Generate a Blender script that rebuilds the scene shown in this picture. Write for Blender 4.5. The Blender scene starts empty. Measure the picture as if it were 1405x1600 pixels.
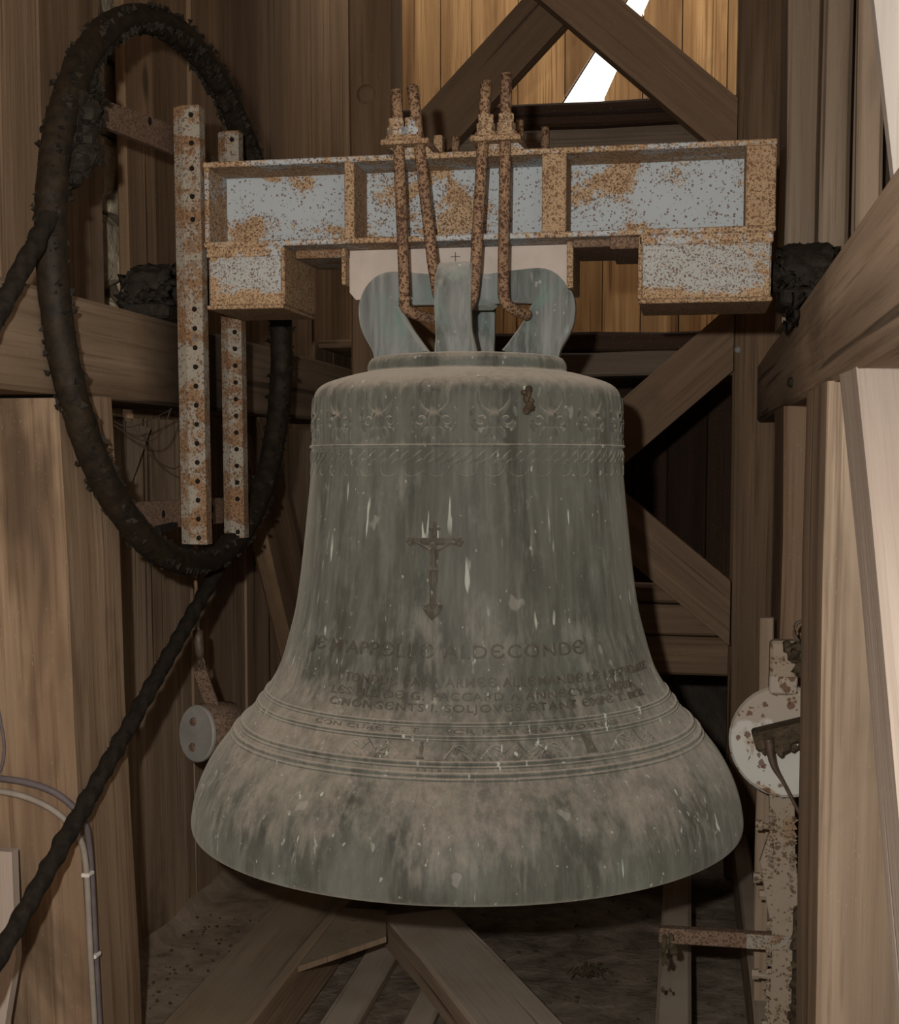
import bpy, math, random
from mathutils import Vector, Matrix, noise

# ------------------------------------------------------------------ camera, sky, lamps, exposure
sc = bpy.context.scene
EYE = 1.32                                   # lens height above the belfry floor (metres)
PITCH, YAW = math.radians(4.5), math.radians(10.3)
cam_d = bpy.data.cameras.new('camera')
cam = bpy.data.objects.new('camera', cam_d)
sc.collection.objects.link(cam)
cam.location = (0.4563, -2.7121, EYE)
cam.rotation_euler = (math.radians(90) - PITCH, 0, YAW)
cam_d.sensor_fit = 'HORIZONTAL'
cam_d.sensor_width = 36.0
cam_d.lens = 36.0 * 2080.0 / 1405.0
cam_d.shift_y = 0.0581
cam_d.clip_start = 0.02
sc.camera = cam

world = bpy.data.worlds.new('sky')
sc.world = world
world.use_nodes = True
bg = world.node_tree.nodes['Background']
bg.inputs['Color'].default_value = (1.0, 0.93, 0.82, 1)     # bright hazy sky
bg.inputs['Strength'].default_value = 2.2

def lamp(name, kind, loc, power, color=(1, 1, 1), size=0.02):
    d = bpy.data.lights.new(name, kind)
    d.energy = power
    d.color = color
    if kind == 'POINT':
        d.shadow_soft_size = size
    o = bpy.data.objects.new(name, d)
    o.location = loc
    sc.collection.objects.link(o)
    return o
# the photographer's flash, a hand's breadth above the lens
lamp('camera_flash', 'POINT', (0.335, -2.74, EYE + 0.125), 160.0, (1.0, 0.95, 0.88), 0.018)

sc.view_settings.view_transform = 'Standard'
sc.view_settings.look = 'None'
sc.view_settings.exposure = 0.0
sc.view_settings.gamma = 1.0
sc.view_settings.use_curve_mapping = False
sc.cycles.max_bounces = 6
sc.cycles.diffuse_bounces = 4

# ------------------------------------------------------------------ helpers
COL = sc.collection
RND = random.Random(11)
WLOC = {}

def link(o, parent=None):
    COL.objects.link(o)
    if parent is not None:
        o.parent = parent
        o.matrix_parent_inverse = Matrix.Translation(-Vector(WLOC.get(parent.name, (0, 0, 0))))
    return o

def tag(o, label=None, cat=None, group=None, kind=None):
    if label: o['label'] = label
    if cat: o['category'] = cat
    if group: o['group'] = group
    if kind: o['kind'] = kind
    return o

def thing(name, loc, label, cat, group=None):
    o = bpy.data.objects.new(name, None)
    o.empty_display_size = 0.05
    o.location = loc
    link(o)
    WLOC[o.name] = tuple(loc)
    return tag(o, label, cat, group)

def structure(name, loc=(0, 0, 0)):
    o = bpy.data.objects.new(name, None)
    o.location = loc
    link(o)
    WLOC[o.name] = tuple(loc)
    o['kind'] = 'structure'
    return o

class MB:
    """collects faces for ONE mesh"""
    def __init__(s):
        s.v = []; s.f = []
    def add(s, verts, faces):
        n = len(s.v)
        s.v += [tuple(p) for p in verts]
        s.f += [tuple(i + n for i in f) for f in faces]
    def box(s, x, y, z, m=None):
        vs = [Vector((a, b, c)) for c in z for b in y for a in x]
        if m is not None: vs = [m @ p for p in vs]
        s.add(vs, [(0, 2, 3, 1), (4, 5, 7, 6), (0, 1, 5, 4), (2, 6, 7, 3), (0, 4, 6, 2), (1, 3, 7, 5)])
    def cbox(s, x, y, z, c=0.004, m=None):
        """box with chamfered long edges in every direction"""
        cx, cy, cz = (x[0]+x[1])/2, (y[0]+y[1])/2, (z[0]+z[1])/2
        hx, hy, hz = abs(x[1]-x[0])/2, abs(y[1]-y[0])/2, abs(z[1]-z[0])/2
        c = min(c, hx*.6, hy*.6, hz*.6)
        loops = []
        for zz, ins in ((-hz, c), (-hz+c, 0), (hz-c, 0), (hz, c)):
            ax, ay = hx-ins, hy-ins
            k = c if ins == 0 else c*.5
            loops.append([(-ax+k, -ay), (ax-k, -ay), (ax, -ay+k), (ax, ay-k), (ax-k, ay), (-ax+k, ay), (-ax, ay-k), (-ax, -ay+k)])
        vs, fs = [], []
        for (zz, _), L in zip(((-hz, 0), (-hz+c, 0), (hz-c, 0), (hz, 0)), loops):
            vs += [Vector((cx+a, cy+b, cz+zz)) for a, b in L]
        for k in range(3):
            for i in range(8):
                j = (i+1) % 8
                fs.append((k*8+i, k*8+j, k*8+8+j, k*8+8+i))
        fs.append(tuple(reversed(range(8)))); fs.append(tuple(range(24, 32)))
        if m is not None: vs = [m @ p for p in vs]
        s.add(vs, fs)
    def prism(s, poly, to3d, a, b):
        """2-D polygon pushed from depth a to b; to3d(u, v, w) gives the point"""
        n = len(poly)
        vs = [to3d(u, v, a) for u, v in poly] + [to3d(u, v, b) for u, v in poly]
        fs = [tuple(range(n)), tuple(reversed(range(n, 2*n)))]
        fs += [(i, i+n, (i+1) % n + n, (i+1) % n) for i in range(n)]
        s.add(vs, fs)
    def lathe(s, prof, n=48, m=None, close=False):
        vs, fs = [], []
        for r, z in prof:
            for i in range(n):
                a = 2*math.pi*i/n
                p = Vector((r*math.cos(a), r*math.sin(a), z))
                vs.append(m @ p if m is not None else p)
        K = len(prof)
        for k in range(K if close else K-1):
            for i in range(n):
                j = (i+1) % n; k2 = (k+1) % K
                fs.append((k*n+i, k*n+j, k2*n+j, k2*n+i))
        s.add(vs, fs)
    def sweep(s, path, section, caps=True, up=(0, 0, 1), closed=False):
        """section(k, t) -> list of 2-D points (side, up) at path point k"""
        P = [Vector(p) for p in path]; N = len(P); vs, fs = [], []; n = 0
        for k, p in enumerate(P):
            t = (P[(k+1) % N] - P[(k-1) % N]) if closed else (P[min(k+1, N-1)] - P[max(k-1, 0)])
            t.normalize()
            u = Vector(up); side = t.cross(u)
            if side.length < 1e-4: side = t.cross(Vector((0, 1, 0)))
            side.normalize(); u2 = side.cross(t)
            sec = section(k, k/(N-1)); n = len(sec)
            vs += [p + side*a + u2*b for a, b in sec]
        for k in range(N if closed else N-1):
            for i in range(n):
                j = (i+1) % n; k2 = (k+1) % N
                fs.append((k*n+i, k*n+j, k2*n+j, k2*n+i))
        if caps and not closed:
            fs.append(tuple(reversed(range(n)))); fs.append(tuple(range((N-1)*n, N*n)))
        s.add(vs, fs)
    def tube(s, path, r, n=10, caps=True, closed=False, up=(0.03, 0.02, 1)):
        rr = r if callable(r) else (lambda t: r)
        s.sweep(path, lambda k, t: [(rr(t)*math.cos(2*math.pi*i/n), rr(t)*math.sin(2*math.pi*i/n)) for i in range(n)], caps, up, closed)
    def ball(s, c, r, n=8, squash=(1, 1, 1), jit=0.0, rnd=None):
        vs, fs = [Vector((0, 0, -1))], []
        for k in range(1, n//2):
            b = -math.pi/2 + math.pi*k/(n//2)
            for i in range(n):
                a = 2*math.pi*i/n
                vs.append(Vector((math.cos(b)*math.cos(a), math.cos(b)*math.sin(a), math.sin(b))))
        vs.append(Vector((0, 0, 1)))
        R = n//2-1
        for i in range(n):
            j = (i+1) % n
            fs.append((0, 1+j, 1+i))
            for k in range(R-1):
                fs.append((1+k*n+i, 1+k*n+j, 1+(k+1)*n+j, 1+(k+1)*n+i))
            fs.append((1+(R-1)*n+i, 1+(R-1)*n+j, len(vs)-1))
        out = []
        for p in vs:
            q = p * (1 + (rnd.uniform(-jit, jit) if rnd else 0))
            out.append(Vector(c) + Vector((q.x*r*squash[0], q.y*r*squash[1], q.z*r*squash[2])))
        s.add(out, fs)
    def shard(s, p, d, L, w, rnd):
        """a ragged flake sticking out along d"""
        p, d = Vector(p), Vector(d).normalized()
        a = d.cross(Vector((rnd.uniform(-1, 1), rnd.uniform(-1, 1), rnd.uniform(-1, 1)))).normalized(); b = d.cross(a)
        tip = p + d*L + (a*rnd.uniform(-.5, .5) + b*rnd.uniform(-.5, .5))*L
        s.add([p-d*w+a*w, p-d*w-a*w*.6+b*w, p-d*w-a*w*.6-b*w, tip], [(0, 1, 2), (0, 3, 1), (1, 3, 2), (2, 3, 0)])
    def build(s, name, mat, parent=None, smooth=False, wloc=None):
        me = bpy.data.meshes.new(name)
        vs = s.v
        if wloc is not None:
            vs = [(a-wloc[0], b-wloc[1], c-wloc[2]) for a, b, c in vs]
        me.from_pydata(vs, [], s.f)
        me.validate()
        if smooth:
            me.polygons.foreach_set('use_smooth', [True]*len(me.polygons))
        me.materials.append(mat)
        o = bpy.data.objects.new(name, me)
        if wloc is not None: o.location = wloc
        return link(o, parent)

def smooth_by_angle(o, deg=35):
    try:
        o.data.set_sharp_from_angle(angle=math.radians(deg))
    except Exception:
        pass

def cr(points, n=6, closed=False):
    """Catmull-Rom curve through points"""
    P = [Vector(p) for p in points]; N = len(P); out = []
    rng = range(N) if closed else range(N-1)
    for i in rng:
        g = (lambda k: P[k % N]) if closed else (lambda k: P[max(0, min(N-1, k))])
        a, b, c, d = g(i-1), g(i), g(i+1), g(i+2)
        for j in range(n):
            t = j/n
            out.append(0.5*((2*b) + (c-a)*t + (2*a-5*b+4*c-d)*t*t + (3*b-a-3*c+d)*t**3))
    if not closed: out.append(P[-1])
    return out

# ------------------------------------------------------------------ materials
def new_mat(name, rough=0.7, spec=0.3):
    m = bpy.data.materials.new(name); m.use_nodes = True
    nt = m.node_tree; b = nt.nodes['Principled BSDF']
    b.inputs['Roughness'].default_value = rough
    b.inputs['Specular IOR Level'].default_value = spec
    return m, nt, b
def N(nt, t, **kw):
    n = nt.nodes.new(t)
    for k, v in kw.items(): setattr(n, k, v)
    return n
def coords(nt, scale=(1, 1, 1), rand=False):
    tc = N(nt, 'ShaderNodeTexCoord')
    out = tc.outputs['Object']
    if rand:
        oi = N(nt, 'ShaderNodeObjectInfo')
        ml = N(nt, 'ShaderNodeMath', operation='MULTIPLY'); ml.inputs[1].default_value = 37.0
        nt.links.new(oi.outputs['Random'], ml.inputs[0])
        va = N(nt, 'ShaderNodeVectorMath', operation='ADD')
        nt.links.new(out, va.inputs[0]); nt.links.new(ml.outputs[0], va.inputs[1])
        out = va.outputs[0]
    return out
def noisef(nt, co, scale, stretch=(1, 1, 1), detail=3, rough=0.55, dist=0.0):
    mp = N(nt, 'ShaderNodeMapping'); mp.inputs['Scale'].default_value = stretch
    nt.links.new(co, mp.inputs['Vector'])
    n = N(nt, 'ShaderNodeTexNoise')
    n.inputs['Scale'].default_value = scale; n.inputs['Detail'].default_value = detail
    n.inputs['Roughness'].default_value = rough; n.inputs['Distortion'].default_value = dist
    nt.links.new(mp.outputs[0], n.inputs['Vector'])
    return n.outputs['Fac']
def ramp(nt, fac, lo, hi, a=0.0, b=1.0):
    r = N(nt, 'ShaderNodeMapRange'); r.clamp = True
    for k, v in zip(('From Min', 'From Max', 'To Min', 'To Max'), (lo, hi, a, b)): r.inputs[k].default_value = v
    nt.links.new(fac, r.inputs['Value'])
    return r.outputs[0]
def math2(nt, op, a, b):
    m = N(nt, 'ShaderNodeMath', operation=op)
    for i, x in enumerate((a, b)):
        if isinstance(x, (int, float)): m.inputs[i].default_value = x
        else: nt.links.new(x, m.inputs[i])
    return m.outputs[0]
def mix(nt, fac, a, b):
    m = N(nt, 'ShaderNodeMix', data_type='RGBA')
    if isinstance(fac, (int, float)): m.inputs[0].default_value = fac
    else: nt.links.new(fac, m.inputs[0])
    for i, x in ((6, a), (7, b)):
        if isinstance(x, tuple): m.inputs[i].default_value = (*x, 1)
        else: nt.links.new(x, m.inputs[i])
    return m.outputs[2]
def bump(nt, b, h, strength=0.3, dist=0.01):
    bp = N(nt, 'ShaderNodeBump'); bp.inputs['Strength'].default_value = strength; bp.inputs['Distance'].default_value = dist
    nt.links.new(h, bp.inputs['Height']); nt.links.new(bp.outputs[0], b.inputs['Normal'])

def wood(name, dark, mid, light, stain=0.5, scale=1.0, rough=0.75, checks=0.6, dust=None, blot=None):
    m, nt, b = new_mat(name, rough, 0.2)
    co = coords(nt, rand=True)
    broad = noisef(nt, co, 9*scale, (1, 1, 0.07), 3, 0.6, 0.4)
    grain = noisef(nt, co, 105*scale, (1, 1, 0.02), 4, 0.65)
    st = noisef(nt, co, 3.2*scale, (1, 1, 0.45), 4, 0.65, 0.6)
    ck = noisef(nt, co, 26*scale, (1, 1, 0.022), 2, 0.5, 0.25)
    c = mix(nt, ramp(nt, broad, 0.32, 0.66), dark, light)
    c = mix(nt, ramp(nt, grain, 0.40, 0.62, 0, 0.75), c, mid)
    c = mix(nt, ramp(nt, grain, 0.52, 0.68, 0, 0.6), c, dark)
    c = mix(nt, ramp(nt, st, 0.56, 0.72, 0, stain), c, tuple(x*0.45 for x in dark))
    kn = N(nt, 'ShaderNodeTexVoronoi'); kn.inputs['Scale'].default_value = 2.6
    mp = N(nt, 'ShaderNodeMapping'); mp.inputs['Scale'].default_value = (1, 1, 0.45)
    nt.links.new(co, mp.inputs[0]); nt.links.new(mp.outputs[0], kn.inputs['Vector'])
    c = mix(nt, ramp(nt, kn.outputs['Distance'], 0.035, 0.075, 0.8, 0.0), c, tuple(x*0.4 for x in dark))
    c = mix(nt, ramp(nt, ck, 0.655, 0.69, 0, checks), c, tuple(x*0.16 for x in dark))
    sp = noisef(nt, co, 300, (1, 1, 0.4), 1)
    c = mix(nt, ramp(nt, sp, 0.70, 0.78, 0, 0.35), c, (0.42, 0.36, 0.29))
    oi = N(nt, 'ShaderNodeObjectInfo')
    hsv = N(nt, 'ShaderNodeHueSaturation')
    nt.links.new(ramp(nt, oi.outputs['Random'], 0, 1, 0.8, 1.15), hsv.inputs['Value'])
    nt.links.new(c, hsv.inputs['Color']); c = hsv.outputs[0]
    if blot:                                          # darker timber around a spot
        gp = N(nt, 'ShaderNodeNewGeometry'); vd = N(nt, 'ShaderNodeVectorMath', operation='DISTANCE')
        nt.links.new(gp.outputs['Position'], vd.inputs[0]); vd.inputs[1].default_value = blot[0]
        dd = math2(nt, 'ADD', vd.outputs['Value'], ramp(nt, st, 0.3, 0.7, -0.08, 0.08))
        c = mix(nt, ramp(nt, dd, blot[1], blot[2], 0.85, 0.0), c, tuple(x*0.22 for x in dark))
    if dust:
        g = N(nt, 'ShaderNodeNewGeometry'); sx = N(nt, 'ShaderNodeSeparateXYZ')
        nt.links.new(g.outputs['Normal'], sx.inputs[0])
        f = math2(nt, 'MULTIPLY', ramp(nt, sx.outputs['Z'], 0.4, 0.9), ramp(nt, noisef(nt, co, 6, (1, 1, 1), 4), 0.3, 0.6, 0.4, 0.95))
        c = mix(nt, f, c, dust)
    nt.links.new(c, b.inputs['Base Color'])
    h = math2(nt, 'SUBTRACT', math2(nt, 'ADD', grain, broad), math2(nt, 'MULTIPLY', ramp(nt, ck, 0.66, 0.74), 2.5))
    bump(nt, b, h, 0.35, 0.004)
    return m

W_POST  = wood('weathered_oak', (0.130, 0.092, 0.062), (0.275, 0.205, 0.145), (0.385, 0.300, 0.220), 0.45, dust=(0.34, 0.29, 0.235))
W_LEFT  = wood('brown_oak', (0.115, 0.071, 0.041), (0.240, 0.160, 0.100), (0.37, 0.268, 0.180), 0.7, dust=(0.24, 0.19, 0.135))
W_LOW   = wood('low_wall_boards', (0.150, 0.095, 0.056), (0.31, 0.21, 0.135), (0.45, 0.33, 0.225), 0.7)
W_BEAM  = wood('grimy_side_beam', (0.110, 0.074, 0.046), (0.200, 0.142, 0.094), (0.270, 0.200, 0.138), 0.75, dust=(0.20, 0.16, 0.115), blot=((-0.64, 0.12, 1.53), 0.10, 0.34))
W_PALE  = wood('planed_pale_wood', (0.33, 0.270, 0.225), (0.42, 0.355, 0.305), (0.49, 0.425, 0.375), 0.1, checks=0.25)
W_DARK  = wood('old_dark_boards', (0.100, 0.060, 0.033), (0.200, 0.130, 0.076), (0.285, 0.190, 0.118), 0.45)
W_BLACK = wood('blackish_boards', (0.034, 0.018, 0.011), (0.054, 0.029, 0.017), (0.075, 0.040, 0.024), 0.3)  # near-black brown for the low back boards and dark rails
W_RAIL  = wood('dull_cross_rail', (0.085, 0.060, 0.042), (0.140, 0.105, 0.076), (0.180, 0.140, 0.104), 0.35)
W_BRACE = wood('brown_brace_timber', (0.110, 0.068, 0.042), (0.195, 0.128, 0.080), (0.255, 0.172, 0.110), 0.35)
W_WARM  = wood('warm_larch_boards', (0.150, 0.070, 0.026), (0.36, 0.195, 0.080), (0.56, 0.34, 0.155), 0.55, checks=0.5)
W_WHITE = wood('whitewashed_wood', (0.50, 0.46, 0.42), (0.60, 0.56, 0.52), (0.68, 0.64, 0.60), 0.05, checks=0.1)

def bronze(name, deep, mid, dustc, patina, green=0.25, dust_amt=1.0):
    m, nt, b = new_mat(name, 0.62, 0.3)
    b.inputs['Diffuse Roughness'].default_value = 1.0
    b.inputs['Sheen Weight'].default_value = 0.22
    b.inputs['Sheen Roughness'].default_value = 0.5
    b.inputs['Sheen Tint'].default_value = (0.75, 0.68, 0.58, 1)
    co = coords(nt)
    s1 = noisef(nt, co, 15, (1, 1, 0.13), 5, 0.62, 0.3)
    s2 = noisef(nt, co, 75, (1, 1, 0.045), 3, 0.6)
    bl = noisef(nt, co, 5.5, (1, 1, 0.8), 6, 0.66, 0.6)
    bl2 = noisef(nt, co, 17, (1, 1, 0.55), 4, 0.65, 0.3)
    fine = noisef(nt, co, 240, (1, 1, 0.8), 2)
    c = mix(nt, ramp(nt, s1, 0.36, 0.62), deep, mid)
    c = mix(nt, ramp(nt, s2, 0.46, 0.68, 0, 0.5), c, tuple(x*1.5 for x in mid))
    c = mix(nt, ramp(nt, bl2, 0.52, 0.70, 0, green), c, patina)
    g = N(nt, 'ShaderNodeNewGeometry'); sx = N(nt, 'ShaderNodeSeparateXYZ')
    nt.links.new(g.outputs['Normal'], sx.inputs[0])
    up = math2(nt, 'ADD', sx.outputs['Z'], ramp(nt, bl, 0.33, 0.67, -0.40, 0.10))
    up = math2(nt, 'ADD', up, ramp(nt, s2, 0.3, 0.7, -0.16, 0.16))
    up = math2(nt, 'ADD', up, ramp(nt, bl2, 0.3, 0.7, -0.14, 0.14))
    f = ramp(nt, up, 0.10, 0.78, 0.06, 0.88*dust_amt)
    f = math2(nt, 'MULTIPLY', f, ramp(nt, fine, 0.25, 0.6, 0.72, 1.0))
    c = mix(nt, f, c, dustc)
    dr = noisef(nt, co, 70, (1, 1, 0.055), 2, 0.45)
    dm = noisef(nt, co, 11, (1, 1, 0.6), 2)
    dr = math2(nt, 'MULTIPLY', ramp(nt, dr, 0.665, 0.70), ramp(nt, dm, 0.50, 0.58))
    c = mix(nt, math2(nt, 'MULTIPLY', dr, 0.8), c, (0.44, 0.48, 0.43))
    sp = noisef(nt, co, 105, (1, 1, 0.6), 1)
    c = mix(nt, ramp(nt, sp, 0.735, 0.765, 0, 0.6), c, (0.42, 0.43, 0.39))
    pa = noisef(nt, co, 21, (1, 1, 0.7), 2)
    c = mix(nt, ramp(nt, pa, 0.70, 0.73, 0, 0.4), c, (0.34, 0.335, 0.30))
    nt.links.new(c, b.inputs['Base Color'])
    bump(nt, b, math2(nt, 'ADD', fine, math2(nt, 'MULTIPLY', s2, 0.6)), 0.12, 0.002)
    return m
M_BELL  = bronze('dusty_bell_bronze', (0.038, 0.043, 0.037), (0.094, 0.102, 0.088), (0.285, 0.252, 0.212), (0.17, 0.20, 0.182), 0.35)
M_RELIEF = bronze('relief_bronze', (0.036, 0.034, 0.027), (0.072, 0.068, 0.055), (0.200, 0.172, 0.138), (0.10, 0.11, 0.10), 0.1, 0.42)
M_CANON = bronze('verdigris_bronze', (0.060, 0.078, 0.070), (0.225, 0.245, 0.245), (0.33, 0.305, 0.285), (0.15, 0.25, 0.225), 0.8, 0.85)

def rust(name, lo, hi, paint=(0.37, 0.415, 0.445), tan=(0.36, 0.250, 0.142), brown=(0.110, 0.058, 0.031), orange=(0.27, 0.155, 0.072), big=5.0, spk=150, dots=0.16, edge=None, pit=0.82, soil=None):
    m, nt, b = new_mat(name, 0.8, 0.2)
    co = coords(nt)
    lowf = noisef(nt, co, big, (1, 1, 1.5), 4, 0.6, 0.7)
    if edge:                                          # rust creeping in from a welded edge at this height
        sz = N(nt, 'ShaderNodeSeparateXYZ'); nt.links.new(co, sz.inputs[0])
        for z0, z1 in edge:
            lowf = math2(nt, 'ADD', lowf, ramp(nt, sz.outputs['Z'], z0, z1, 0.24, 0.0))
    spn2 = noisef(nt, co, spk*0.5, (1, 1, 1), 3, 0.65)
    fine = noisef(nt, co, 420, (1, 1, 1), 2, 0.6)
    area = ramp(nt, lowf, lo, hi)
    t = math2(nt, 'ADD', area, math2(nt, 'MULTIPLY', math2(nt, 'SUBTRACT', spn2, 0.5), 1.5))
    t = math2(nt, 'ADD', t, math2(nt, 'MULTIPLY', math2(nt, 'SUBTRACT', fine, 0.5), 0.7))
    c = mix(nt, ramp(nt, lowf, 0.3, 0.7, 0, 0.30), paint, tuple(x*0.80 for x in paint))
    rc = mix(nt, ramp(nt, noisef(nt, co, 17, (1, 1, 1), 4, 0.6), 0.45, 0.70), tan, orange)
    rc = mix(nt, ramp(nt, fine, 0.35, 0.65, 0, 0.5), rc, tuple(min(1, x*1.35) for x in tan))
    c = mix(nt, ramp(nt, t, 0.40, 0.66, 0, 0.93), c, rc)
    if soil:
        sz2 = N(nt, 'ShaderNodeSeparateXYZ'); nt.links.new(co, sz2.inputs[0])
        zz = math2(nt, 'ADD', sz2.outputs['Z'], ramp(nt, noisef(nt, co, 30, (1, 1, 1), 4), 0.3, 0.7, -0.02, 0.02))
        c = mix(nt, ramp(nt, zz, soil, soil+0.012, 0, 0.88), c, (0.30, 0.262, 0.215))
    wv = N(nt, 'ShaderNodeTexNoise'); wv.inputs['Scale'].default_value = 260; nt.links.new(co, wv.inputs['Vector'])
    off = N(nt, 'ShaderNodeVectorMath', operation='MULTIPLY_ADD')
    nt.links.new(wv.outputs['Color'], off.inputs[0]); off.inputs[1].default_value = (0.007, 0.007, 0.007); nt.links.new(co, off.inputs[2])
    for k, sc_ in enumerate((spk*1.15, spk*1.9)):     # pits of darker rust
        vo = N(nt, 'ShaderNodeTexVoronoi'); vo.inputs['Scale'].default_value = sc_
        nt.links.new(off.outputs[0], vo.inputs['Vector'])
        sp = N(nt, 'ShaderNodeSeparateColor'); nt.links.new(vo.outputs['Color'], sp.inputs[0])
        keep = math2(nt, 'LESS_THAN', sp.outputs[0], ramp(nt, area, 0, 0.8, dots*(1, 0.5)[k], 1.0))
        rad = ramp(nt, sp.outputs[1], 0, 1, 0.25, 0.58)
        d = math2(nt, 'SUBTRACT', rad, vo.outputs['Distance'])
        c = mix(nt, math2(nt, 'MULTIPLY', math2(nt, 'MULTIPLY', keep, ramp(nt, d, 0.0, 0.10)), pit), c, brown)
    nt.links.new(c, b.inputs['Base Color'])
    bump(nt, b, math2(nt, 'ADD', fine, t), 0.25, 0.0015)
    return m
R_WEB   = rust('pale_paint_rust_bloom', 0.46, 0.64, edge=((1.752, 1.775),))
R_FLANGE = rust('rusted_flange', 0.22, 0.62)
R_HEAVY = rust('heavy_rust', 0.05, 0.40, tan=(0.33, 0.225, 0.125))
R_BOX   = rust('rust_speckled_box', 0.40, 0.66, paint=(0.36, 0.38, 0.375), dots=0.7, edge=((1.628, 1.655), (1.745, 1.72)))
R_ROD   = rust('rust_rod', 0.0, 0.2, tan=(0.25, 0.152, 0.078), brown=(0.068, 0.035, 0.023), orange=(0.12, 0.062, 0.036), spk=120, pit=0.95)
R_BAR   = rust('galvanised_bar_rust', 0.36, 0.62, paint=(0.265, 0.245, 0.205), tan=(0.20, 0.122, 0.066), brown=(0.095, 0.052, 0.03), orange=(0.20, 0.10, 0.045), big=9, dots=0.3)
R_PLATE = rust('brown_rust_plate', 0.1, 0.4, tan=(0.150, 0.092, 0.056), brown=(0.070, 0.042, 0.027), orange=(0.145, 0.078, 0.040))
R_WHITE = rust('flaking_white_enamel', 0.52, 0.72, paint=(0.47, 0.465, 0.43), tan=(0.30, 0.235, 0.165), brown=(0.10, 0.045, 0.022), orange=(0.22, 0.12, 0.06), big=9, spk=50, dots=0.10, soil=0.772)
R_ARM   = rust('dusty_flaking_arm', 0.45, 0.72, paint=(0.27, 0.225, 0.17), tan=(0.22, 0.165, 0.11), brown=(0.085, 0.05, 0.03), orange=(0.18, 0.10, 0.05), big=12, spk=80, dots=0.2)

M_BACKING = None
def plain(name, c1, c2, scale=20, rough=0.8, spec=0.2, stretch=(1, 1, 1), bmp=0.2, bd=0.004):
    m, nt, b = new_mat(name, rough, spec)
    co = coords(nt, rand=True)
    n1 = noisef(nt, co, scale, stretch, 5, 0.65, 0.3)
    nt.links.new(mix(nt, ramp(nt, n1, 0.3, 0.7), c1, c2), b.inputs['Base Color'])
    bump(nt, b, n1, bmp, bd)
    return m
M_BLOCK = plain('pale_dusty_block', (0.41, 0.36, 0.32), (0.50, 0.445, 0.405), 14)
M_GREASE = plain('black_grease', (0.005, 0.004, 0.003), (0.024, 0.019, 0.012), 60, 0.75, 0.25, bmp=0.6, bd=0.006)
M_RIM   = plain('greasy_brown_rim', (0.004, 0.003, 0.002), (0.024, 0.016, 0.008), 45, 0.68, 0.25, bmp=0.5, bd=0.004)
M_ROPE  = plain('tarred_rope', (0.006, 0.005, 0.004), (0.022, 0.017, 0.012), 70, 0.8, 0.2, bmp=0.4)
M_STONE = plain('rubble_stone', (0.30, 0.23, 0.155), (0.80, 0.68, 0.50), 16, 0.9, bmp=0.7, bd=0.02)
M_DIRT  = plain('dusty_floor_dirt', (0.075, 0.058, 0.043), (0.255, 0.205, 0.158), 9, 0.95, bmp=0.8, bd=0.02)
M_DUST  = plain('caked_dust', (0.15, 0.115, 0.082), (0.31, 0.24, 0.175), 14, 0.95, bmp=0.6, bd=0.01)
M_PLAST = plain('stained_plaster', (0.035, 0.028, 0.022), (0.12, 0.10, 0.082), 7, 0.95, bmp=0.5, bd=0.01)
M_CABLE = plain('grey_cable', (0.20, 0.18, 0.155), (0.28, 0.25, 0.215), 30, 0.6, bmp=0.05)
M_CABLE2 = plain('violet_grey_cable', (0.085, 0.072, 0.078), (0.13, 0.11, 0.115), 30, 0.6, bmp=0.05)
M_CLIP  = plain('white_clip_plastic', (0.52, 0.50, 0.47), (0.60, 0.58, 0.55), 30, 0.5, bmp=0.05)
M_ZINC  = plain('dull_zinc_plate', (0.23, 0.22, 0.20), (0.32, 0.31, 0.285), 16, 0.55, 0.4, bmp=0.1)
M_MOSS  = plain('crusted_dirt', (0.026, 0.019, 0.012), (0.100, 0.076, 0.048), 45, 0.95, bmp=0.9, bd=0.01)
M_HOLE  = plain('dark_hole', (0.006, 0.004, 0.003), (0.014, 0.010, 0.007), 40, 0.9)
M_INK   = plain('grey_marker_ink', (0.13, 0.115, 0.10), (0.16, 0.14, 0.12), 40, 0.8)
M_SPRING = plain('dark_spring_steel', (0.05, 0.035, 0.025), (0.10, 0.07, 0.05), 60, 0.5, 0.4)
M_BACKING = plain('dark_behind_boards', (0.010, 0.007, 0.005), (0.020, 0.014, 0.010), 8)
M_SOIL = plain('dust_film_on_enamel', (0.27, 0.23, 0.185), (0.36, 0.315, 0.26), 16, 0.9)
M_COB   = plain('dusty_cobweb', (0.06, 0.045, 0.035), (0.09, 0.07, 0.055), 60, 0.9)

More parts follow.
